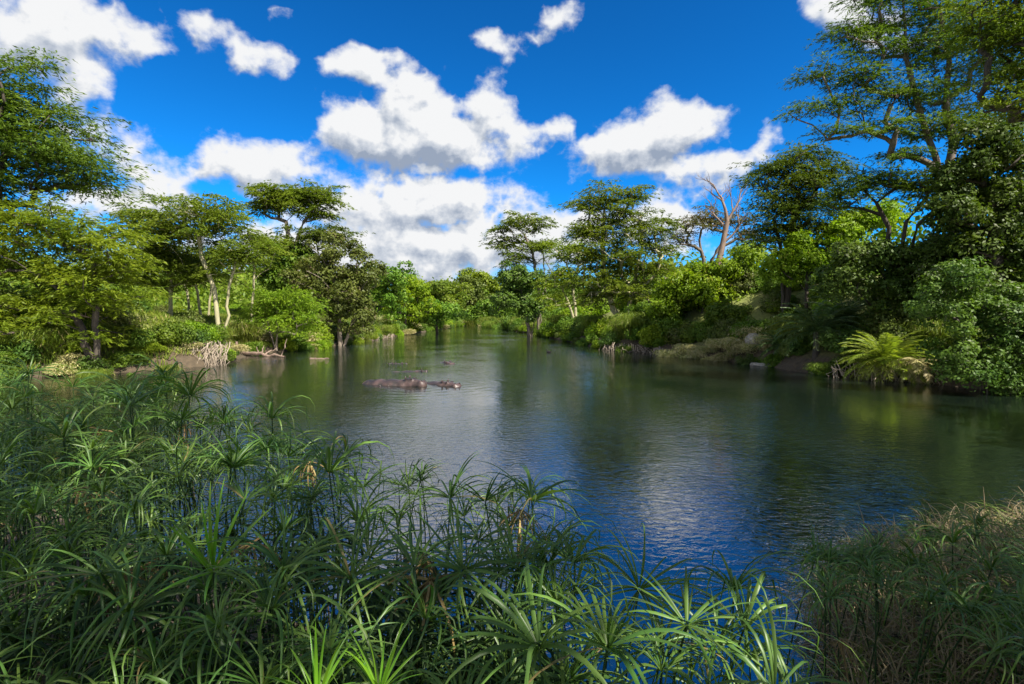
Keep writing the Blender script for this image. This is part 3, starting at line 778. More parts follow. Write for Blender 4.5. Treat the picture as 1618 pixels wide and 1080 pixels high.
tree('broadleaf_tree', 'leafy dark green thicket at the water edge on the far right', 'bush', 21, [[(1600, 600), (1590, 540)], [(1560, 600), (1550, 540)]],
     [(1540, 500, 48, 34), (1600, 490, 50, 45), (1590, 560, 50, 36), (1530, 560, 40, 22), (1660, 540, 60, 60), (1490, 490, 34, 26), (1510, 440, 34, 30), (1530, 590, 34, 16), (1580, 605, 44, 16), (1640, 610, 44, 20)],
     'broad', 'dark', 'bark_dark', n_pads=120, pad=.62, leaves=58000, leaf=(.13, .07), tr=.12)
for (bx, by, lb) in [(29, 5.5, 'tall unseen bank tree put in to shade the right edge, the nearer of two'), (38, 5.0, 'tall unseen bank tree put in to shade the right edge, the farther of two')]:  # unseen trees, placed so their shadow falls on the right edge thicket
    k_ = F / by; px = 809 + k_ * bx; cy = 500 - (15 - 3.2) * k_
    tree('broadleaf_tree', lb, 'tree', by, [[(px, 500), (px, 500 - 4 * k_), (px, 500 - 9 * k_)]], [(px, cy, 5 * k_, 3.6 * k_), (px - 2 * k_, cy + 3 * k_, 4 * k_, 2 * k_)], 'broad', 'dark', 'bark_dark', n_pads=80, pad=1.4, leaves=20000, leaf=(.34, .22), tr=.3)
tree('broadleaf_tree', 'yellow-green rounded shrubs on the crest right of the dark acacia', 'bush', 36, [[(1275, 440), (1275, 415)], [(1320, 430), (1325, 400)]],
     [(1245, 410, 26, 16), (1280, 390, 34, 18), (1325, 372, 34, 18), (1368, 345, 34, 14), (1225, 430, 20, 12), (1300, 410, 40, 18), (1400, 350, 30, 20)], 'broad', 'lime', 'bark_dark', n_pads=70, pad=.95, leaves=28000, leaf=(.20, .12), tr=.12)
tree('broadleaf_tree', 'bright sunlit shrub mass below the dead tree', 'bush', 46, [[(1110, 500), (1115, 460)], [(1165, 490), (1160, 450)]],
     [(1095, 440, 34, 14), (1140, 428, 30, 14), (1075, 465, 32, 18), (1120, 462, 40, 18), (1165, 440, 26, 18), (1180, 405, 22, 14), (1150, 480, 36, 16), (1060, 490, 26, 14)], 'broad', 'lime', 'bark_dark', n_pads=85, pad=1.1, leaves=34000, leaf=(.24, .14), tr=.14)
tree('broadleaf_tree', 'dark olive shrub draped over the slope behind the two palms', 'bush', 27.6, [[(1400, 520), (1400, 440)], [(1460, 520), (1450, 440)]],
     [(1370, 410, 40, 22), (1430, 415, 45, 26), (1340, 440, 36, 22), (1400, 460, 45, 26), (1460, 460, 40, 30), (1440, 510, 36, 22), (1480, 400, 32, 26), (1420, 540, 40, 16), (1470, 550, 36, 18), (1500, 520, 30, 20)],
     'broad', 'dark', 'bark_dark', n_pads=110, pad=.8, leaves=50000, leaf=(.16, .095), tr=.12)

# ------------------------------------------------------------------ bushes on the banks (shared meshes)
def bush_meshes(kind, nvar, fmat, leaves, leaf):
    out = []
    for v in range(nvar):
        k = 16
        u = rnd_unit(k); u[:, 2] = np.abs(u[:, 2])
        c = u * RNG.uniform(.25, .8, (k, 1)) * np.array([1, 1, .85]); c[:, 2] += .15
        r = RNG.uniform(.28, .48, k)
        idx = RNG.integers(0, k, leaves)
        mb = MB()
        if kind == 'broad':
            sub = rnd_unit(k * 8).reshape(k, 8, 3)
            uu = unit(rnd_unit(leaves) * .6 + sub[idx, RNG.integers(0, 8, leaves)] * .8)
            p = c[idx] + uu * (r[idx] * RNG.uniform(.6, 1.1, leaves))[:, None]
            nn = unit(uu + np.array([0, 0, .4]) + RNG.normal(size=(leaves, 3)) * .55)
            d = np.cross(nn, rnd_unit(leaves)) + np.array([0, 0, -.3])
        elif kind == 'feather':
            A = RNG.random(leaves) * 6.283; sp = np.floor(A * 4) / 4 + RNG.normal(size=leaves) * .06; t = RNG.random(leaves)
            rr = r[idx] * t * 1.5
            p = c[idx] + np.stack([np.cos(sp) * rr, np.sin(sp) * rr, -.25 * rr * t + RNG.normal(size=leaves) * .05], -1)
            d = np.stack([np.cos(sp), np.sin(sp), -.4 * t], -1) + RNG.normal(size=(leaves, 3)) * .35
            nn = np.array([0, 0, 1.]) + RNG.normal(size=(leaves, 3)) * .5
        else:   # arching blades from the base
            A = RNG.random(leaves) * 6.283; t = RNG.random(leaves); reach = RNG.uniform(.3, 1.0, leaves)
            rr = reach * t
            bx = RNG.normal(size=(leaves, 2)) * .22
            p = np.stack([bx[:, 0] + np.cos(A) * rr, bx[:, 1] + np.sin(A) * rr, (1.15 * np.sin(np.minimum(t * 2.2, 2.6))) * RNG.uniform(.6, 1.1, leaves)], -1)
            d = np.stack([np.cos(A) * reach, np.sin(A) * reach, 1.8 * np.cos(t * 2.6)], -1)
            nn = rnd_unit(leaves)
        p[:, 2] = np.maximum(p[:, 2], -.05)
        ti = np.clip(RNG.normal(.5, .2, leaves) + (RNG.random(k)[idx] - .5) * .4, 0, .999)
        kites(mb, p, d, nn, leaf[0] * RNG.uniform(.7, 1.3, leaves), leaf[1] * RNG.uniform(.7, 1.3, leaves), ti)
        ms = MB()
        for q in range(7):
            e_ = c[q] * .8
            tube(ms, wiggle(np.array([RNG.normal() * .06, RNG.normal() * .06, -.1]), e_, 5, .04), np.linspace(.035, .01, 5), 4)
        out.append((mb.mesh('foliage', MT[fmat]), ms.mesh('stems', MT['bark_dark'])))
    return out

LV = 6000
BM = {'green': bush_meshes('broad', 3, 'green', LV, (.11, .065)), 'lime': bush_meshes('broad', 3, 'lime', LV, (.11, .065)),
      'dark': bush_meshes('broad', 3, 'dark', LV, (.11, .065)), 'olive': bush_meshes('broad', 2, 'olive', LV, (.10, .06)),
      'feather': bush_meshes('feather', 3, 'acacia_bright', 5000, (.15, .04)), 'straw': bush_meshes('blade', 2, 'straw', 2600, (.22, .03)),
      'reed': bush_meshes('blade', 2, 'grass', 3000, (.34, .022)), 'strawbush': bush_meshes('feather', 3, 'straw', 5200, (.13, .035))}

def bush(kind, x, y, s, label, cat='bush', group=None, name='bush', hz=1.0, z=None):
    z = gz(x, y) if z is None else z
    r = empty(name, (x, y, z - .1 * s), RNG.random() * 6.28)
    r.scale = (s, s, s * hz)
    tag(r, label, cat, group)
    fm, sm = BM[kind][int(RNG.integers(0, len(BM[kind])))]
    for nme, me in (('foliage', fm), ('stems', sm)):
        if nme == 'stems' and kind in ('straw', 'reed'): continue
        o = bpy.data.objects.new(nme, me); COL.objects.link(o); o.parent = r
    return r

def pbush(kind, px, py, Y, s, label, **k):
    """bush whose middle is seen at (px,py) from depth Y"""
    p = at(px, py, Y)
    g0 = gz(p[0], Y)
    return bush(kind, p[0], Y, s, label, **k)

# scattered undergrowth
def zone(px, side):
    if side > 0:
        for lim, t in ((890, 'towards the right river bend'), (1060, 'around the big layered acacia'), (1200, 'on the slope below the dead tree'), (1330, 'on the slope left of the sunlit palm'), (1480, 'on the slope above the sunlit palm')):
            if px < lim: return t
        return 'at the right edge of the photo'
    for lim, t in ((110, 'under the tall acacia at the left edge'), (240, 'under the low-boughed left acacia'), (420, 'around the pale fever trees'), (540, 'below the umbrella thorn acacia'), (640, 'by the grey-green leaning tree')):
        if px < lim: return t
    return 'towards the river bend on the left bank'

KW = {'green': 'mid green leafy bush', 'dark': 'dark green leafy bush', 'olive': 'dull olive bush', 'lime': 'yellow-green sunlit bush', 'reed': 'tuft of long green grass', 'feather': 'low feathery acacia bush', 'strawbush': 'dry straw-coloured bush'}
def zbush(kd, x, y, s, where, hz=1.0):
    z_ = zone(809 + F * x / y, x)
    lb = (where + KW[kd] + ' ' + z_) if where == 'low ' else KW[kd] + ' ' + where + z_
    cat = 'grass tuft' if kd == 'reed' else 'bush'
    bush(kd, x, y, s, lb, cat, KW[kd] + 's ' + where + z_, 'grass_tuft' if kd == 'reed' else 'bush', hz)

def scatter():
    pts = []
    def region(side, n, y0, y1, d0, d1, mn):
        got = []
        tries = 0
        while len(got) < n and tries < n * 60:
            tries += 1
            y = y0 + (y1 - y0) * RNG.random() ** 1.3
            x = RNG.uniform(5, 60) if side > 0 else RNG.uniform(-62, -15)
            if abs(x) > y * 1.12 + 2: continue
            sd = sdist(x, y)
            if not (d0 < sd < d1): continue
            m = mn * (0.7 + y / 80)
            if any((x - a) ** 2 + (y - b) ** 2 < m * m for a, b in got): continue
            got.append((x, y))
        return got
    A = region(1, 64, 17, 110, 0.4, 15, 1.9)
    for (x, y) in A:
        sd = sdist(x, y)
        px = 809 + F * x / y
        if sd < 1.8: kd = random.choice(['green', 'dark', 'olive', 'reed'])
        elif px > 1330: kd = random.choice(['dark', 'dark', 'green', 'green', 'olive'])
        else: kd = random.choice(['lime', 'green', 'lime', 'green', 'olive'])
        s = RNG.uniform(1.25, 1.9) * (0.8 + min(y, 100) / 110) * (1 if sd > 1.5 else .62)
        zbush(kd, x, y, s, '')
    B = region(-1, 58, 25, 110, 0.3, 26, 2.2)
    for (x, y) in B:
        sd = sdist(x, y)
        px = 809 + F * x / y
        if 5 < sd and 240 < px < 420 and y < 60: kd = 'feather'; s = RNG.uniform(.5, .8)
        elif sd < 1.6: kd = random.choice(['green', 'dark', 'reed', 'strawbush']); s = RNG.uniform(.6, .95)
        elif px < 230: kd = random.choice(['dark', 'dark', 'green']); s = RNG.uniform(.9, 1.4)
        else: kd = random.choice(['green', 'lime', 'green', 'olive', 'feather']); s = RNG.uniform(.8, 1.3) * (.8 + y / 120)
        zbush(kd, x, y, s, '')
    # hedge hanging over the waterline on both banks
    shore = SH[:, :2]
    def walk(i0, i1, step, side):
        for a, b in zip(shore[i0:i1], shore[i0 + 1:i1 + 1]):
            L_ = np.linalg.norm(b - a); u = (b - a) / L_; nrm = np.array([-u[1], u[0]])
            t = RNG.random() * step
            while t < L_:
                p = a + u * t; st = step * (.7 + p[1] / 70)
                for dd in (.25, 1.7):
                    q = p + nrm * dd * side + RNG.normal(size=2) * .25
                    sd = sdist(q[0], q[1])
                    if sd < -.3: q = p - nrm * dd * side
                    px = 809 + F * q[0] / q[1]
                    if px < -120 or px > 1740: continue
                    if 1305 < px < 1500 and q[1] < 29 and dd < 1: continue
                    if 270 < px < 345 and q[1] < 36 and dd < 1: continue
                    if 375 < px < 460 and q[1] < 50 and dd < 1: continue
                    if 1040 < px < 1300 and q[0] > 0 and q[1] < 44 and dd < 1: continue
                    if q[0] > 0: kd = random.choice(['green', 'dark', 'green', 'olive', 'reed'] + (['lime', 'reed'] if px < 1060 else ['dark']))
                    else: kd = random.choice(['green', 'dark', 'reed', 'green', 'strawbush'] + (['lime', 'lime'] if px > 230 else ['dark', 'dark']))
                    zbush(kd, q[0], q[1], RNG.uniform(.85, 1.3) * (.85 + q[1] / 90) * (.75 if dd < 1 else 1.1), 'at the waterline, ' if dd < 1 else 'above the waterline, ', .85 if dd < 1 else 1)
                t += st * 1.25
    walk(1, 10, 1.6, 1); walk(10, 17, 2.8, 1); walk(17, 29, 1.5, 1)
    # tall thicket under the left edge acacias
    for i in range(26):
        px = RNG.uniform(-60, 225); Y = RNG.uniform(29, 37)
        x = (px - 809) / F * Y
        if sdist(x, Y) < 1: continue
        zbush(random.choice(['dark', 'dark', 'green', 'olive']), x, Y, RNG.uniform(1.3, 2.0), 'in the thicket ')
scatter()

# shoreline specials
for i in range(22):
    px = 1048 + i * 9.0 + RNG.normal() * 3; py = 563 + (px - 1048) * .07
    p = on_water(px, py); dd = (i % 2) * .9 + .25
    bush('strawbush' if i % 3 else 'straw', p[0] + .45 * dd, p[1] + .9 * dd, RNG.uniform(.8, 1.1), 'pale dry shrub hanging over the right waterline, in the row left of the flat stones', group='pale dry shrubs in a row at the right waterline', hz=1.0)
for (px, Yd, kd, sz, lb) in [(1185, 34.6, 'dark', 1.0, 'dark bush directly behind the flat pale stone'), (1225, 33, 'green', 1.1, 'green bush behind the two flat stones'), (1262, 31, 'dark', 1.1, 'dark bush between the flat grey stone and the palms'),
                             (1300, 28.3, 'green', .8, 'small green bush at the left foot of the sunlit palm'), (1335, 27.6, 'dark', 1.0, 'dark bush close behind the sunlit palm'), (1420, 26.8, 'dark', 1.0, 'dark bush behind the right fronds of the sunlit palm'),
                             (1455, 26.0, 'green', .9, 'green bush between the sunlit palm and the right thicket'), (1490, 25.0, 'olive', .9, 'dull bush touching the left side of the right thicket'), (1380, 28.6, 'green', 1.3, 'taller green bush above the sunlit palm'),
                             (1330, 30.5, 'green', 1.5, 'rounded green bush between the dark palms')]:
    bush(kd, (px - 809) / F * Yd, Yd, sz, lb)
for i in range(30):      # low shrubs covering the open slope
    px = RNG.uniform(1070, 1310); Yd = RNG.uniform(34, 46); x = (px - 809) / F * Yd
    if sdist(x, Yd) < 1.8: continue
    zbush(random.choice(['lime', 'green', 'lime', 'green', 'olive']), x, Yd, RNG.uniform(1.0, 1.7), 'low ')
for (px, py, kd, sz, lb) in [(105, 597, 'strawbush', .8, 'leftmost straw tuft at the left waterline'), (140, 596, 'reed', .8, 'grass tuft right of the leftmost straw tuft'), (175, 595, 'strawbush', .8, 'straw tuft below the trunk of the low-boughed acacia'),
                             (205, 592, 'green', .8, 'low bush at the waterline right of the straw tufts'), (232, 590, 'strawbush', .75, 'straw tuft left of the bleached roots'), (258, 586, 'reed', .7, 'grass tuft touching the bleached roots')]:
    p = on_water(px, py); bush(kd, p[0] - .1, p[1] + .5, sz, lb)
for (px, lb, s) in [(885, 'yellow-green reed clump furthest from the camera on the right shore', 1.7), (912, 'middle yellow-green reed clump on the right shore', 1.6), (935, 'yellow-green reed clump nearest the big acacia', 1.4)]:
    p = on_water(px, 535); bush('reed', p[0] + 1.5, p[1], s, lb, 'reeds', name='reed_clump', z=0.35)
for (px, lb, s) in [(598, 'left reed clump under the grey-green tree', 1.5), (620, 'right reed clump by the grey-green tree, at the water', 1.5)]:
    p = on_water(px, 533); bush('reed', p[0] - 1.0, p[1], s, lb, 'reeds', name='reed_clump', z=0.2)
for (px, py, Y, s, kd, lb) in [(450, 535, 47, 1.35, 'lime', 'left of two yellow-green bushes at the left waterline'), (505, 530, 51, 1.35, 'lime', 'right of two yellow-green bushes at the left waterline'),
                          (400, 535, 44, 1.0, 'green', 'low green bush behind the fallen log'), (310, 555, 33.6, .9, 'strawbush', 'dry twiggy bush on the eroded left bank corner'),
                          (350, 545, 36, .9, 'lime', 'small yellow-green bush right of the eroded bank corner'), (120, 560, 28.5, .9, 'strawbush', 'straw-coloured tuft at the waterline under the left acacias')]:
    pbush(kd, px, py, Y, s, lb)

# far woodland that reads as one mass
def far_wood(name, label, boxes, fmat, n, leaf, rr=(2.2, 4.2)):
    mb = MB(); n = int(n * .58); leaf = leaf * 1.2
    C, Rr = [], []
    for (x0, x1, y0, y1, k, h) in boxes:
        x = RNG.uniform(x0, x1, k); y = RNG.uniform(y0, y1, k)
        z = ground_z(x, y) + RNG.uniform(.08, 1.0, k) * h
        C.append(np.stack([x, y, z], -1)); Rr.append(RNG.uniform(rr[0], rr[1], k))
    C = np.concatenate(C); Rr = np.concatenate(Rr)
    idx = RNG.integers(0, len(C), n)
    u = rnd_unit(n); p = C[idx] + u * (Rr[idx] * RNG.uniform(.6, 1.05, n))[:, None] * np.array([1, 1, .8])
    nn = unit(u + RNG.normal(size=(n, 3)) * .5 + np.array([0, 0, .3]))
    kites(mb, p, np.cross(nn, rnd_unit(n)), nn, leaf * RNG.uniform(.7, 1.3, n), leaf * .6 * RNG.uniform(.7, 1.3, n), np.clip(RNG.normal(.5, .2, n) + (RNG.random(len(C))[idx] - .5) * .6, 0, .99))
    o = mb.build(name, MT[fmat]); tag(o, label, 'woodland', None, 'stuff')
far_wood('woodland', 'far riverside woodland behind the left bank trees', [(-75, -34, 95, 150, 150, 8), (-60, -30, 150, 240, 130, 9), (-130, -70, 70, 150, 160, 5.5), (-95, -48, 58, 90, 110, 4.5)], 'acacia', 70000, .75)
far_wood('woodland', 'far woodland closing the river and behind the right bank trees', [(-32, 6, 215, 300, 130, 11), (0, 40, 120, 200, 140, 9), (20, 70, 75, 120, 130, 8), (40, 90, 40, 80, 130, 8)], 'green', 80000, .75)

far_wood('woodland', 'distant wooded rise beyond the left bank', [(-330, -60, 150, 260, 300, 15), (-200, -110, 80, 150, 140, 8)], 'acacia', 90000, 1.5, (5, 9))
far_wood('woodland', 'distant wooded rise beyond the right bank', [(-60, 60, 230, 330, 200, 15), (40, 330, 120, 260, 300, 15), (80, 160, 50, 120, 140, 9)], 'acacia', 100000, 1.5, (5, 9))
# grass on the left bank
def grass_cover():
    mb = MB()
    n = 60000
    y = 27 + 60 * RNG.random(n * 2) ** 1.4; x = RNG.uniform(-62, -17, n * 2)
    sd, H, Wd = river(x, y)
    k = (sd > .4) & (sd < 30) & (np.abs(x) < y * 1.1)
    x, y = x[k][:n], y[k][:n]
    z = ground_z(x, y); n = len(x)
    hgt = RNG.uniform(.25, .6, n)
    d = np.stack([RNG.normal(size=n) * .45, RNG.normal(size=n) * .45, np.ones(n)], -1)
    kites(mb, np.stack([x, y, z + hgt * .42], -1), d, np.stack([RNG.normal(size=n), RNG.normal(size=n), 0 * x], -1), hgt, .07, np.clip(RNG.normal(.5, .28, n), 0, .999))
    tag(mb.build('grass', MT['grass']), 'long yellow-green grass covering the open left bank', 'grass', None, 'stuff')
grass_cover()

# ------------------------------------------------------------------ palms
def frond_mesh(L_, up, droop, mat, nl=34, lw=.035, ll=.42):
    mb = MB()
    n = 14; pts = [np.zeros(3)]; a = up
    for i in range(n):
        a -= droop / n * (0.4 + 1.2 * i / n)
        pts.append(pts[-1] + np.array([math.cos(a), 0, math.sin(a)]) * L_ / n)
    pts = np.array(pts)
    tube(mb, pts, np.linspace(.03, .006, n + 1), 4, .3)
    tt = np.linspace(.12, 1, nl)
    fi = tt * n; i0 = np.minimum(fi.astype(int), n - 1); fr = (fi - i0)[:, None]
    P = pts[i0] * (1 - fr) + pts[i0 + 1] * fr
    T = unit(pts[i0 + 1] - pts[i0])
    for s in (-1, 1):
        ln = ll * np.sin(np.pi * (tt * .85 + .12)) ** .6 * RNG.uniform(.85, 1.1, nl)
        d = T * .75 + np.array([0, s * 1.0, 0]) + np.array([0, 0, -.30]) + RNG.normal(size=(nl, 3)) * .10
        d = unit(d)
        kites(mb, P + d * ln[:, None] * .5, d, np.array([0, 0, 1.]) + RNG.normal(size=(nl, 3)) * .3, ln, lw, np.clip(RNG.normal(.5, .2, nl), 0, .99))
    return mb.mesh('frond', MT[mat])

def palm(label, x, y, z, nf, L_, mat, tilt=(0, 0), trunk_h=.5, lo=-.1, hi=1.35, lw=.035, name='wild_date_palm'):
    root = empty(name, (x, y, z)); tag(root, label, 'palm')
    mb = MB(); tube(mb, wiggle(np.array([0, 0, -.4]), np.array([0, 0, trunk_h]), 6, .01), np.linspace(.20, .14, 6), 8)
    mb.build('trunk', MT['bark_dark'], root, smooth=True)
    ms = [frond_mesh(L_ * RNG.uniform(.8, 1.1), 0, RNG.uniform(1.1, 1.7), mat, lw=lw, ll=.19 * L_ + .05) for _ in range(6)]
    for i in range(nf):
        f = bpy.data.objects.new('frond', ms[i % 6]); COL.objects.link(f); f.parent = root
        el = lo + (hi - lo) * (i + .5) / nf
        f.location = (0, 0, trunk_h)
        f.rotation_euler = (RNG.normal() * .12 + tilt[0], -el, i * 2.39996 + RNG.normal() * .2)
    return root
def bank_palm(px, py, Y, *a, **k):
    p = at(px, py, Y); return palm(a[0], p[0], Y, gz(p[0], Y) - .05, *a[1:], **k)
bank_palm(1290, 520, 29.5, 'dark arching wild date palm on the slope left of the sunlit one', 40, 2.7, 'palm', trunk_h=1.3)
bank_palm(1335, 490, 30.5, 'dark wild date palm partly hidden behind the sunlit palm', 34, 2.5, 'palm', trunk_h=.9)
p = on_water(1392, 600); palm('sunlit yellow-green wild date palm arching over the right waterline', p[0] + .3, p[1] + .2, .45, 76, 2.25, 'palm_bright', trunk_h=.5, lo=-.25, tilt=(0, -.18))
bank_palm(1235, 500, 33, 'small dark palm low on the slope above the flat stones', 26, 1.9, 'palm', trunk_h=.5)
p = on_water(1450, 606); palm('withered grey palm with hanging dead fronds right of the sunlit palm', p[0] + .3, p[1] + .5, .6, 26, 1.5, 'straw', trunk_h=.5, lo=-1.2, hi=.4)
# young dark palms on the left bank edge
p = at(60, 560, 27.6); 

# ------------------------------------------------------------------ roots, logs, stones
def root_fringe(label, pix, n, h, name='exposed_roots'):
    mb = MB(); P0 = None
    pts = [on_water(a, b) for a, b in pix]
    P0 = pts[0].copy(); root = None
    for i in range(n):
        t = RNG.random() * (len(pts) - 1); k = int(t); q = pts[k] * (1 - t + k) + pts[k + 1] * (t - k)
        q = q + np.array([RNG.normal() * .2, .45 + RNG.random() * .5, 0])
        a = q + np.array([0, .3, h * RNG.uniform(.5, 1.1)]); b = q + np.array([RNG.normal() * .35, -.45 - .2 * RNG.random(), -.15])
        tube(mb, wiggle(a, b, 6, .07) - P0, np.linspace(.035, .012, 6) * RNG.uniform(.5, 1.4), 4)
    o = mb.build(name, MT['roots'], None, P0, smooth=True); tag(o, label, 'roots')
    return o
root_fringe('bleached tangle of roots on the eroded corner of the left bank', [(270, 580), (345, 578)], 130, 1.5)
root_fringe('pale hanging roots beneath the palms at the right waterline', [(1330, 597), (1500, 608)], 110, .8)
root_fringe('dark undercut roots below the big acacia on the right shore', [(960, 553), (1060, 562)], 80, .7)
root_fringe('low roots along the left waterline under the grey-green tree', [(530, 546), (620, 533)], 60, .6)

def log(label, a, b, r, nbr=5, name='fallen_log', mat='bark_dead'):
    mid = (a + b) / 2
    root = empty(name, (mid[0], mid[1], 0)); tag(root, label, 'log')
    O = np.array([mid[0], mid[1], 0])
    mb = MB(); P = wiggle(a, b, 12, .015); tube(mb, P - O, np.linspace(r, r * .45, 12), 8)
    mb.build('trunk', MT[mat], root, smooth=True)
    for i in range(nbr):
        m2 = MB(); q = P[int(RNG.integers(2, 11))]; L_ = np.linalg.norm(b - a)
        e_ = q + unit(rnd_unit(1)[0] + np.array([0, 0, .7])) * L_ * RNG.uniform(.12, .3); tube(m2, wiggle(q, e_, 5, .05) - O, np.linspace(r * .4, r * .12, 5), 5)
        m2.build('branch', MT[mat], root, smooth=True)
log('fallen grey log lying at the left waterline', on_water(382, 561) + np.array([0, .3, .18]), on_water(450, 564) + np.array([0, 0, .02]), .17)
log('thin half-sunk branch floating right of the fallen log', on_water(490, 566), on_water(520, 566), .06, 1, 'floating_branch')
log('grey driftwood snag lying in the bushes under the left acacias', at(70, 500, 28.3) * np.array([1, 1, 1]), at(160, 500, 28.8), .05, 9, 'driftwood')
sx_ = at(378, 490, 41)[0]; sz_ = gz(sx_, 41)
log('pale broken stump at the foot of the forked fever tree', np.array([sx_, 41, sz_ - .2]), np.array([sx_ - .3, 41, sz_ + .9]), .2, 3, 'tree_stump')

def stone(label, x, y, z, s, name='stone'):
    bpy_me = bpy.data.meshes.new(name)
    import bmesh
    bm = bmesh.new(); bmesh.ops.create_icosphere(bm, subdivisions=3, radius=1)
    ph = RNG.random(3) * 6
    for v in bm.verts:
        c = v.co; f = 1 + .14 * math.sin(c.x * 3 + ph[0]) * math.cos(c.y * 2.6 + ph[1]) + .06 * math.sin(c.z * 7 + c.x * 5 + ph[2])
        v.co = Vector((c.x * s[0] * f, c.y * s[1] * f, c.z * s[2] * f))
    bm.to_mesh(bpy_me); bm.free()
    for p_ in bpy_me.polygons: p_.use_smooth = True
    bpy_me.materials.append(STONE)
    o = bpy.data.objects.new(name, bpy_me); COL.objects.link(o); o.location = (x, y, z); tag(o, label, 'stone')
STONE = bark_mat('river_stone', (0.17, 0.15, 0.12), (0.36, 0.33, 0.28), 5, bump=.03, stretch=1)
STONE_D = STONE
for (px, py, sx, lb) in [(1210, 578, .75, 'flat pale stone at the right waterline, left of the pair'), (1253, 579, .8, 'flat grey stone at the right waterline, nearer the palms'),
                         (1193, 470 + 107, .3, 'small stone touching the left end of the flat pale stone'), (1290, 590, .35, 'small stone under the left fronds of the sunlit palm')]:
    p = on_water(px, py); stone(lb, p[0], p[1], .05, (sx, .5 * sx + .1, .16))
p = at(1190, 528, 36); stone('round dark boulder above the pale dry shrubs', p[0], 36, gz(p[0], 36) + .4, (.5, .5, .55), 'boulder')

# ------------------------------------------------------------------ hippos
def remeshed(name, blobs, vox, mat, smooth_it=6):
    import bmesh
    bm = bmesh.new()
    for (c, r, *rot) in blobs:
        mtx = Matrix.Translation(c)
        if rot: mtx = mtx @ Matrix.Rotation(rot[0], 4, rot[1])
        mtx = mtx @ Matrix.Diagonal((*r, 1))
        bmesh.ops.create_icosphere(bm, subdivisions=3, radius=1, matrix=mtx)
    me = bpy.data.meshes.new('tmp'); bm.to_mesh(me); bm.free()
    o = bpy.data.objects.new('tmp', me); COL.objects.link(o)
    md = o.modifiers.new('r', 'REMESH'); md.mode = 'VOXEL'; md.voxel_size = vox; md.use_smooth_shade = True
    sm = o.modifiers.new('s', 'SMOOTH'); sm.factor = .6; sm.iterations = smooth_it
    dg = bpy.context.evaluated_depsgraph_get()
    res = bpy.data.meshes.new_from_object(o.evaluated_get(dg), depsgraph=dg)
    bpy.data.objects.remove(o); res.name = name
    res.materials.clear(); res.materials.append(mat)
    return res

def hippo_skin():
    m, N, L, out = mat_new('wet_hippo_skin')
    tc = N.new('ShaderNodeTexCoord')
    n1 = N.new('ShaderNodeTexNoise'); n1.inputs['Scale'].default_value = 3.2; n1.inputs['Detail'].default_value = 5
    L.new(tc.outputs['Object'], n1.inputs['Vector'])
    mr = N.new('ShaderNodeMapRange'); mr.inputs['From Min'].default_value = .4; mr.inputs['From Max'].default_value = .62; L.new(n1.outputs['Fac'], mr.inputs['Value'])
    col = mixrgb(N, L, mr.outputs[0], (0.022, 0.018, 0.017), (0.068, 0.043, 0.038))
    n2 = N.new('ShaderNodeTexNoise'); n2.inputs['Scale'].default_value = 22; n2.inputs['Detail'].default_value = 4; L.new(tc.outputs['Object'], n2.inputs['Vector'])
    b = N.new('ShaderNodeBump'); b.inputs['Distance'].default_value = .015; L.new(n2.outputs['Fac'], b.inputs['Height'])
    p = N.new('ShaderNodeBsdfPrincipled'); p.inputs['Roughness'].default_value = .38; L.new(col, p.inputs['Base Color']); L.new(b.outputs[0], p.inputs['Normal'])
    L.new(p.outputs[0], out.inputs[0]); return m
HS = hippo_skin()
HDARK = bark_mat('dark_eye_and_nostril', (0.008, 0.006, 0.006), (0.02, 0.014, 0.012), 5, rough=.25, bump=0)
def hippo_body_mesh(head_z=0.0, neck=0.0):
    hz = 1.05 + head_z
    B = [((-.55, 0, .82), (.95, .56, .50)), ((.15, 0, .84), (.85, .55, .49)), ((-1.05, 0, .84), (.55, .50, .46)), ((.75, 0, .92), (.50, .42, .40)),
         ((1.10, 0, hz - .08), (.42, .30, .30)), ((1.42, 0, hz - .06), (.36, .23, .24)), ((1.72, 0, hz - .10), (.25, .28, .22)), ((1.74, .14, hz + .02), (.13, .11, .12)), ((1.74, -.14, hz + .02), (.13, .11, .12)),
         ((1.26, .16, hz + .17), (.10, .07, .09)), ((1.26, -.16, hz + .17), (.10, .07, .09)), ((1.02, 0, hz + .12), (.18, .2, .12)), ((1.6, 0, hz - .25), (.32, .2, .10)),
         ((-1.55, 0, .75), (.07, .05, .2))]
    for sx in (-1.0, .55):
        for sy in (-.32, .32):
            B += [((sx, sy, .45), (.2, .17, .38)), ((sx, sy, .18), (.15, .14, .22)), ((sx + .05, sy, .06), (.18, .15, .07))]
    return remeshed('body', [(Vector(c), r) for c, r in B], .045, HS), hz
HB = [hippo_body_mesh(0.0), hippo_body_mesh(.10)]
def ell_mesh(name, r, mat, sub=2):
    import bmesh
    bm = bmesh.new(); bmesh.ops.create_icosphere(bm, subdivisions=sub, radius=1, matrix=Matrix.Diagonal((*r, 1)))
    me = bpy.data.meshes.new(name); bm.to_mesh(me); bm.free()
    for p_ in me.polygons: p_.use_smooth = True
    me.materials.append(mat); return me
EARM = ell_mesh('ear', (.035, .055, .085), HS); EYEM = ell_mesh('eye', (.028, .028, .028), HDARK); NOSM = ell_mesh('nostril', (.045, .03, .018), HDARK)
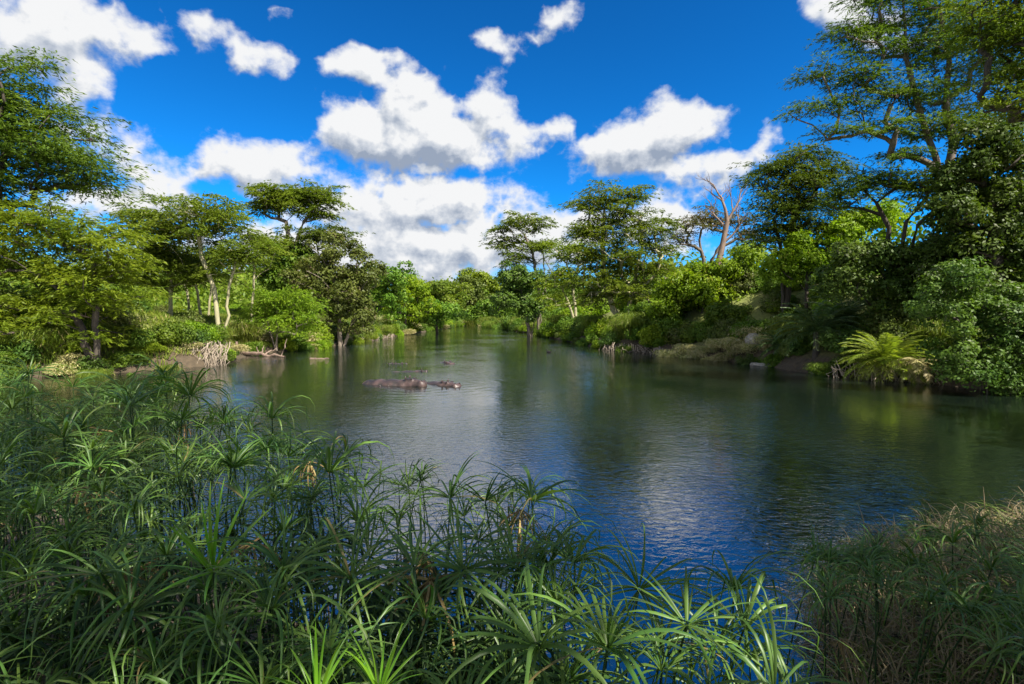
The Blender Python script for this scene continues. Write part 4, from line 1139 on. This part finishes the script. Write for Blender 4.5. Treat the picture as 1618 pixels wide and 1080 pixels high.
def hippo(label, px, py, heading, var, sink, pitch=0.0, ox=0.0, scl=1.0):
    """(px,py): waterline pixel of the head; heading: degrees, 0 = facing right; sink: how deep the feet stand"""
    w = on_water(px, py); h = R(heading)
    me, hz = HB[var]
    off = 1.3 * scl
    x, y = w[0] - math.cos(h) * off, w[1] - math.sin(h) * off
    r = empty('hippopotamus', (x, y, -sink), h); r.rotation_euler = (0, R(pitch), h); r.scale = (scl,) * 3
    tag(r, label, 'hippo', 'hippos bathing in the river')
    def ch(nm, m_, loc, rot=(0, 0, 0)):
        o = bpy.data.objects.new(nm, m_); COL.objects.link(o); o.parent = r; o.location = loc; o.rotation_euler = rot; return o
    ch('body', me, (0, 0, 0))
    for s in (-1, 1):
        ch('ear', EARM, (.99, s * .19, hz + .26), (s * -.35, .1, 0)); ch('eye', EYEM, (1.31, s * .205, hz + .205)); ch('nostril', NOSM, (1.80, s * .135, hz + .125), (0, .5, 0))
hippo('largest hippo in front, broad back out of the water and head turned right', 655, 609, -20, 1, 1.07, -2)
hippo('hippo behind the largest one, its face low at the left end of the group', 592, 602, 205, 0, 1.19, -4, scl=.9)
hippo('mostly sunk hippo, only a dark snout and brow in front of the group', 606, 613, -80, 0, 1.36, -8, scl=.95)
hippo('hippo to the right of the group with two ears and snout above water', 714, 609, -40, 0, 1.22, -6)
hippo('hippo with only its brow and back line showing behind the group', 676, 586, 12, 0, 1.27, -2)
hippo('farthest left hippo, a thin dark line on the water', 614, 574, 160, 0, 1.36, -6)
hippo('farthest hippo in the middle, barely above the surface', 645, 574, 20, 0, 1.34, -4)
hippo('farthest right hippo, a small dark lump on the water', 711, 574, -60, 0, 1.30, -7)
def bird():
    w = on_water(867, 557); root = empty('water_bird', (w[0], w[1], 0)); tag(root, 'small dark bird swimming off the right shore', 'bird')
    me = remeshed('body', [(Vector((0, 0, .05)), (.17, .09, .08)), (Vector((-.16, 0, .07)), (.09, .05, .03)), (Vector((.14, 0, .12)), (.04, .035, .09)), (Vector((.16, 0, .21)), (.05, .035, .035)), (Vector((.22, 0, .205)), (.05, .012, .012))], .012, HDARK, 3)
    o = bpy.data.objects.new('body', me); COL.objects.link(o); o.parent = root; root.rotation_euler = (0, 0, 2.6); root.scale = (1.3,) * 3
bird()

# ------------------------------------------------------------------ foreground sedge
def blade(mb, L_, width, phi0, droop, az, tint, roll=0.0, segs=7, base_r=.01, kink=None, O=np.zeros(3)):
    n = segs; a = phi0; p = np.array([math.cos(az) * base_r, math.sin(az) * base_r, 0]) + O
    hz = np.array([math.cos(az), math.sin(az), 0]); sd = np.array([-math.sin(az), math.cos(az), 0])
    pts = [p]; dirs = []
    for i in range(n):
        d = hz * math.cos(a) + np.array([0, 0, math.sin(a)]); dirs.append(d); p = p + d * L_ / n; pts.append(p)
        a -= droop / n * (0.5 + 1.3 * i / n)
        if kink and i == kink: a -= 1.0
        a = max(a, -1.50)
    dirs.append(dirs[-1]); pts = np.array(pts); dirs = np.array(dirs)
    t = np.linspace(0, 1, n + 1)
    w = width * np.minimum(1, .55 + 2.2 * t) * np.clip((1 - t) / .55, 0, 1) ** .7 * .5 + .0006
    up = np.cross(dirs, sd[None]) * -1
    side = sd * math.cos(roll) + up * math.sin(roll)
    V = np.stack([pts + side * w[:, None] + up * w[:, None] * .45, pts, pts - side * w[:, None] + up * w[:, None] * .45], 1).reshape(-1, 3)
    i = np.arange(n)[:, None] * 3; j = np.arange(2)[None]
    q = np.stack([i + j, i + j + 1, i + j + 4, i + j + 3], -1).reshape(-1, 4)
    mb.add(V, q, tint)

def whorl_spec(style, n):
    sp = []
    for k in range(n):
        az = k * 2.39996 + RNG.normal() * .25
        if style == 'arch':
            ph = RNG.uniform(.15, 1.15); dr = RNG.uniform(1.1, 2.3); L_ = RNG.uniform(.30, .48)
        elif style == 'droop':
            ph = RNG.uniform(.15, 1.2); dr = RNG.uniform(2.2, 3.4); L_ = RNG.uniform(.36, .58)
        elif style == 'star':
            ph = RNG.uniform(.05, .75); dr = RNG.uniform(.5, 1.2); L_ = RNG.uniform(.26, .40)
        elif style == 'young':
            ph = RNG.uniform(.75, 1.45); dr = RNG.uniform(.1, .6); L_ = RNG.uniform(.20, .34)
        else:
            ph = RNG.uniform(-1.4, .0); dr = RNG.uniform(.8, 2.2); L_ = RNG.uniform(.22, .40)
        sp.append((L_, RNG.uniform(.009, .0155), ph, dr, az, float(np.clip(RNG.normal(.45, .22), 0, .99)), RNG.normal() * .35, int(RNG.integers(2, 6)) if RNG.random() < .12 else None))
    return sp
WH = {}
for st, nv, nb in (('arch', 7, 25), ('droop', 8, 27), ('star', 4, 22), ('young', 2, 15), ('dead', 3, 20)):
    WH[st] = []
    mt = {'young': 'sedge_young', 'dead': 'sedge_dry'}.get(st, 'sedge')
    for v in range(nv):
        sp = whorl_spec(st, nb)
        singles = []
        whole = MB()
        for s_ in sp:
            m1 = MB(); blade(m1, *s_[:7], kink=s_[7]); singles.append(m1.mesh('leaf', MT[mt])); blade(whole, *s_[:7], kink=s_[7])
        WH[st].append((singles, whole.mesh('leaf_whorl', MT[mt])))

NSHOOT = [0]
def shoot(px, py, D, label, group, style='arch', split=True, s=1.0, rootoff=None, tilt=None, name='umbrella_sedge'):
    P = at(px, py, D)
    off = RNG.normal(size=2) * .12 + np.array([-.05 * np.sign(P[0]), -.05]) if rootoff is None else np.array(rootoff)
    bx, by = P[0] + off[0], P[1] + off[1]
    bz = max(gz(bx, by), -.5) - .05
    h = P[2] - bz
    if h < .15: return
    root = empty(name, (bx, by, bz)); tag(root, label, 'sedge', group)
    O = np.array([bx, by, bz])
    mid = np.array([bx + off[0] * -.15, by + off[1] * -.15, bz + h * .55])
    t = np.linspace(0, 1, 9)[:, None]
    C = (1 - t) ** 2 * O + 2 * t * (1 - t) * mid + t ** 2 * P
    mb = MB(); tube(mb, C - O, np.linspace(.0085, .0045, 9) * s ** .5, 5, .4)
    mb.build('stem', MT['stem'] if style != 'dead' else MT['sedge_dry'], root, smooth=True)
    tl = tilt if tilt else (RNG.normal() * .25, RNG.normal() * .25)
    rot = (tl[0], tl[1], RNG.random() * 6.28)
    singles, whole = WH[style][int(RNG.integers(0, len(WH[style])))]
    sc = s * RNG.uniform(.85, 1.15)
    for me in (singles if split else [whole]):
        o = bpy.data.objects.new(me.name.split('.')[0], me); COL.objects.link(o); o.parent = root
        o.location = tuple(P - O); o.rotation_euler = rot; o.scale = (sc,) * 3
    NSHOOT[0] += 1

def dist_of(py): return float(np.interp(py, [560, 600, 700, 800, 900, 1000, 1080, 1200], [8.0, 6.8, 4.7, 3.6, 2.9, 2.5, 2.25, 2.0]))
TOPX = [-60, 0, 60, 150, 240, 320, 400, 460, 540, 600, 680, 740, 800, 860, 905, 930, 990, 1060, 1140, 1210, 1240]
TOPY = [600, 612, 620, 628, 610, 650, 690, 700, 728, 775, 760, 800, 790, 800, 860, 990, 985, 990, 985, 1000, 1090]
# hand placed, tell-apart shoots
special = [
 (335, 900, 2.55, 'bright yellow-green young sedge shoot with upright blades at lower left', 'young', 1.35),
 (160, 905, 2.5, 'large star-shaped sedge head at lower left, left of the bright young shoot', 'star', 1.25),
 (262, 600, 6.0, 'tallest sedge head on the left, standing against the water', 'droop', 1.5),
 (45, 590, 6.2, 'tall drooping sedge head near the left edge', 'droop', 1.3),
 (520, 745, 3.6, 'sedge head with long hanging blades beside the open water', 'droop', 1.35),
 (665, 760, 4.1, 'dark thin sedge head standing just above the middle of the stand', 'star', .8),
 (630, 765, 4.1, 'small dark sedge head left of the dark thin one', 'star', .7),
 (840, 790, 3.3, 'tall sedge head with upright blades at the right end of the stand', 'arch', 1.2),
 (815, 900, 2.8, 'sedge head below the tall one at the right end of the stand', 'arch', 1.2),
 (680, 915, 2.7, 'brown dead sedge head hanging down in the middle of the stand', 'dead', 1.25),
 (1085, 985, 2.3, 'open star-shaped sedge head on a dark stem over the water at bottom right', 'star', 1.15),
 (1010, 930, 2.9, 'narrow sedge head half folded over the water', 'droop', .9),
 (1160, 930, 2.8, 'folded sedge head nearest the right corner bank', 'droop', 1.0),
 (960, 1020, 2.1, 'wide arching sedge head at the bottom centre', 'arch', 1.2),
 (850, 1020, 2.1, 'wide arching sedge head at the bottom, left of the bottom-centre one', 'arch', 1.25),
 (430, 960, 2.35, 'dark drooping sedge head right of the bright young shoot', 'droop', 1.2),
 (365, 735, 3.9, 'sedge head with fine arching blades above the bright young shoot', 'arch', 1.25),
 (100, 690, 4.4, 'broad sedge head below the tall drooping one at left', 'arch', 1.3),
 (300, 625, 5.2, 'long-stemmed sedge head leaning out to the right of the tallest head', 'droop', 1.35),
 (205, 640, 5.0, 'broad sedge head just left of the tallest head', 'arch', 1.4),
 (430, 660, 4.8, 'sedge head leaning over the open water at the end of the upper left stand', 'droop', 1.2),
 (600, 1090, 1.7, 'bright upright young shoot cut by the bottom edge', 'young', .9),
 (500, 1100, 1.6, 'bright young shoot at the bottom edge, left of the other one', 'young', .85),
]
for (px, py, D, lb, st, s) in special:
    shoot(px, py, D, lb, None, st, True, s, tilt=(0, 0) if st == 'star' and py > 800 else None)
n_made = 0; tries = 0; placed = []
while n_made < 215 and tries < 20000:
    tries += 1
    px = RNG.uniform(-80, 1235)
    top = np.interp(px, TOPX, TOPY)
    py = RNG.uniform(top - (18 if px < 900 else 0), 1170)
    if RNG.random() > .35 + .65 * (1 - (py - 560) / 650): pass
    if px > 905 and RNG.random() < .55: continue
    D = dist_of(py) * RNG.uniform(.9, 1.15)
    P = at(px, py, D)
    if any((P[0] - a) ** 2 + (P[1] - b) ** 2 + (P[2] - c) ** 2 < .27 ** 2 for a, b, c in placed): continue
    placed.append(tuple(P)); n_made += 1
    st = random.choices(['arch', 'droop', 'star', 'dead'], [.32, .50, .12, .06])[0]
    ad = {'dead': 'brown dead', 'arch': 'green arching', 'droop': 'green drooping', 'star': 'green star-shaped'}[st]
    rel = py - top
    row = 'on the top edge' if rel < 70 else 'at the bottom edge' if py > 960 else 'in the upper half' if py < 800 else 'in the lower half'
    zn = 'at the left edge' if px < 150 else 'left of the bright young shoot' if px < 330 else 'right of the bright young shoot' if px < 520 else 'left of the brown hanging head' if px < 680 else 'right of the brown hanging head' if px < 930 else 'in the fringe over water'
    lb = '%s sedge %s, %s' % (ad, row, zn); gp = lb + ' (shoots alike)'
    shoot(px, py, D, lb, gp, st, py > 780, RNG.uniform(.8, 1.15))

# uncounted lower leaves and stems of the stand
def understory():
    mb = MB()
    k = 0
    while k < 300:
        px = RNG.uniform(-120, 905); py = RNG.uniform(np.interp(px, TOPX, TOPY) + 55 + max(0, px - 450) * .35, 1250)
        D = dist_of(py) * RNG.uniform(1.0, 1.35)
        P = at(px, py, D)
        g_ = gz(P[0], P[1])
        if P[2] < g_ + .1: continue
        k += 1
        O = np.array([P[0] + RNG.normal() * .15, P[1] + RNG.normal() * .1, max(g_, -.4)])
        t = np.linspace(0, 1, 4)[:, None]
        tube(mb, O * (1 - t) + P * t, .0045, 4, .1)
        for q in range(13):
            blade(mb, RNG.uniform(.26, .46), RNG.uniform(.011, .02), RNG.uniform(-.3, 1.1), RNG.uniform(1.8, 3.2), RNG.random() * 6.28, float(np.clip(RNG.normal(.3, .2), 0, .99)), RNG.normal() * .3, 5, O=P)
    tag(mb.build('sedge_undergrowth', MT['sedge_shaded']), 'tangle of lower sedge blades and stems under the near stand', 'sedge', None, 'stuff')
understory()

# right corner bank: drooping small sedge, long grass and dry litter
def right_corner():
    mb = MB()
    n = 0
    while n < 11000:
        x = RNG.uniform(2.2, 10.5); y = RNG.uniform(1.6, 8.2)
        if x > y * 1.15 + 1: continue
        sd = sdist(x, y)
        if sd < -.25: continue
        n += 1
        z = max(gz(x, y), 0)
        blade(mb, RNG.uniform(.2, .6), RNG.uniform(.004, .012), RNG.uniform(.0, 1.5), RNG.uniform(.8, 2.8), RNG.random() * 6.28, float(np.clip(RNG.normal(.45, .3), 0, .99)), RNG.normal() * .5, 4, O=np.array([x, y, z + RNG.random() * .30]))
    tag(mb.build('dry_litter', MT['litter']), 'brown tangle of dead stems and leaves covering the near right bank', 'plant litter', None, 'stuff')
    mb = MB(); n = 0
    while n < 3000:
        x = RNG.uniform(2.4, 10.5); y = RNG.uniform(1.6, 8.2)
        if x > y * 1.15 + 1: continue
        sd = sdist(x, y)
        if sd < -.2: continue
        dens = (.10 if x < y * .66 else .25) + (.25 if x < y * .66 else .6) * (.5 + .5 * math.sin(x * 2.1 + 1) * math.cos(y * 1.9)) + .35 * (x > y * .82)
        if RNG.random() > dens: continue
        n += 1
        blade(mb, RNG.uniform(.4, .8), RNG.uniform(.010, .017), RNG.uniform(.6, 1.4), RNG.uniform(1.6, 3.2), RNG.random() * 6.28, float(np.clip(RNG.normal(.45, .25), 0, .99)), RNG.normal() * .3, 6, O=np.array([x, y, max(gz(x, y), 0) + .05]))
    tag(mb.build('long_grass', MT['corner_grass']), 'long drooping green grass on the near right bank', 'grass', None, 'stuff')
right_corner()
k = 0; tries = 0
while k < 42 and tries < 4000:
    tries += 1
    px = RNG.uniform(1270, 1660); topy = np.interp(px, [1240, 1300, 1400, 1500, 1618, 1700], [930, 865, 850, 830, 800, 790]); py = topy + (1060 - topy) * RNG.random() ** 1.3
    if px < 1440 and py > 950: continue
    D = float(np.interp(py, [800, 860, 950, 1080], [5.6, 4.8, 3.6, 2.6])); P = at(px, py, D)
    if P[2] < gz(P[0], P[1]) + .12: continue
    k += 1
    st = random.choice(['droop', 'droop', 'arch'])
    lb = 'small %s sedge shoot on the near right bank, %s' % ('drooping' if st == 'droop' else 'arching', ('at the left end' if px < 1380 else 'in the middle' if px < 1510 else 'at the right edge') + (', top row' if py < topy + 60 else ', lower rows'))
    shoot(px, py, D, lb, lb + ' (shoots alike)', st, py > 900, RNG.uniform(.75, 1.0))
shoot(1330, 1010, 3.3, 'straw-coloured dead sedge head lying on the near right bank', None, 'dead', True, .7)

# shade tree on the near bank, its crown above the frame
def shade_tree():
    O = np.array([13.5, -2.5, gz(13.5, -2.5) - .2])
    root = empty('shade_tree', O); tag(root, 'spreading tree on the near bank outside the right edge, shading the sedge', 'tree')
    mb = MB(); top = np.array([10.0, -1.5, 9.5])
    tube(mb, wiggle(O, top, 10, .015) - O, np.linspace(.4, .2, 10), 9)
    k = 170
    C = np.stack([RNG.uniform(-6, 14, k), RNG.uniform(-7, 6.5, k), RNG.uniform(10.5, 13.5, k)], -1)
    for c in C[::3]: tube(mb, wiggle(top - np.array([0, 0, 1.5 * RNG.random()]), c, 7, .04, .05) - O, np.linspace(.12, .02, 7), 4)
    mb.build('trunk', MT['bark_grey'], root, smooth=True)
    n = 23000; idx = RNG.integers(0, k, n); mb = MB()
    p_ = C[idx] + np.clip(RNG.normal(size=(n, 3)), -2, 2) * np.array([.75, .75, .22])
    kites(mb, p_ - O, RNG.normal(size=(n, 3)) * np.array([1, 1, .3]), np.array([0, 0, 1.]) + RNG.normal(size=(n, 3)) * .4, .24, .115, RNG.random(n))
    mb.build('crown', MT['acacia'], root)
shade_tree()
tris = sum(sum(len(p.vertices) - 2 for p in o.data.polygons) for o in [] )
print('objects', len(bpy.data.objects), 'shoots', NSHOOT[0], 'mesh verts', sum(len(m.vertices) for m in bpy.data.meshes), 'faces', sum(len(m.polygons) for m in bpy.data.meshes))
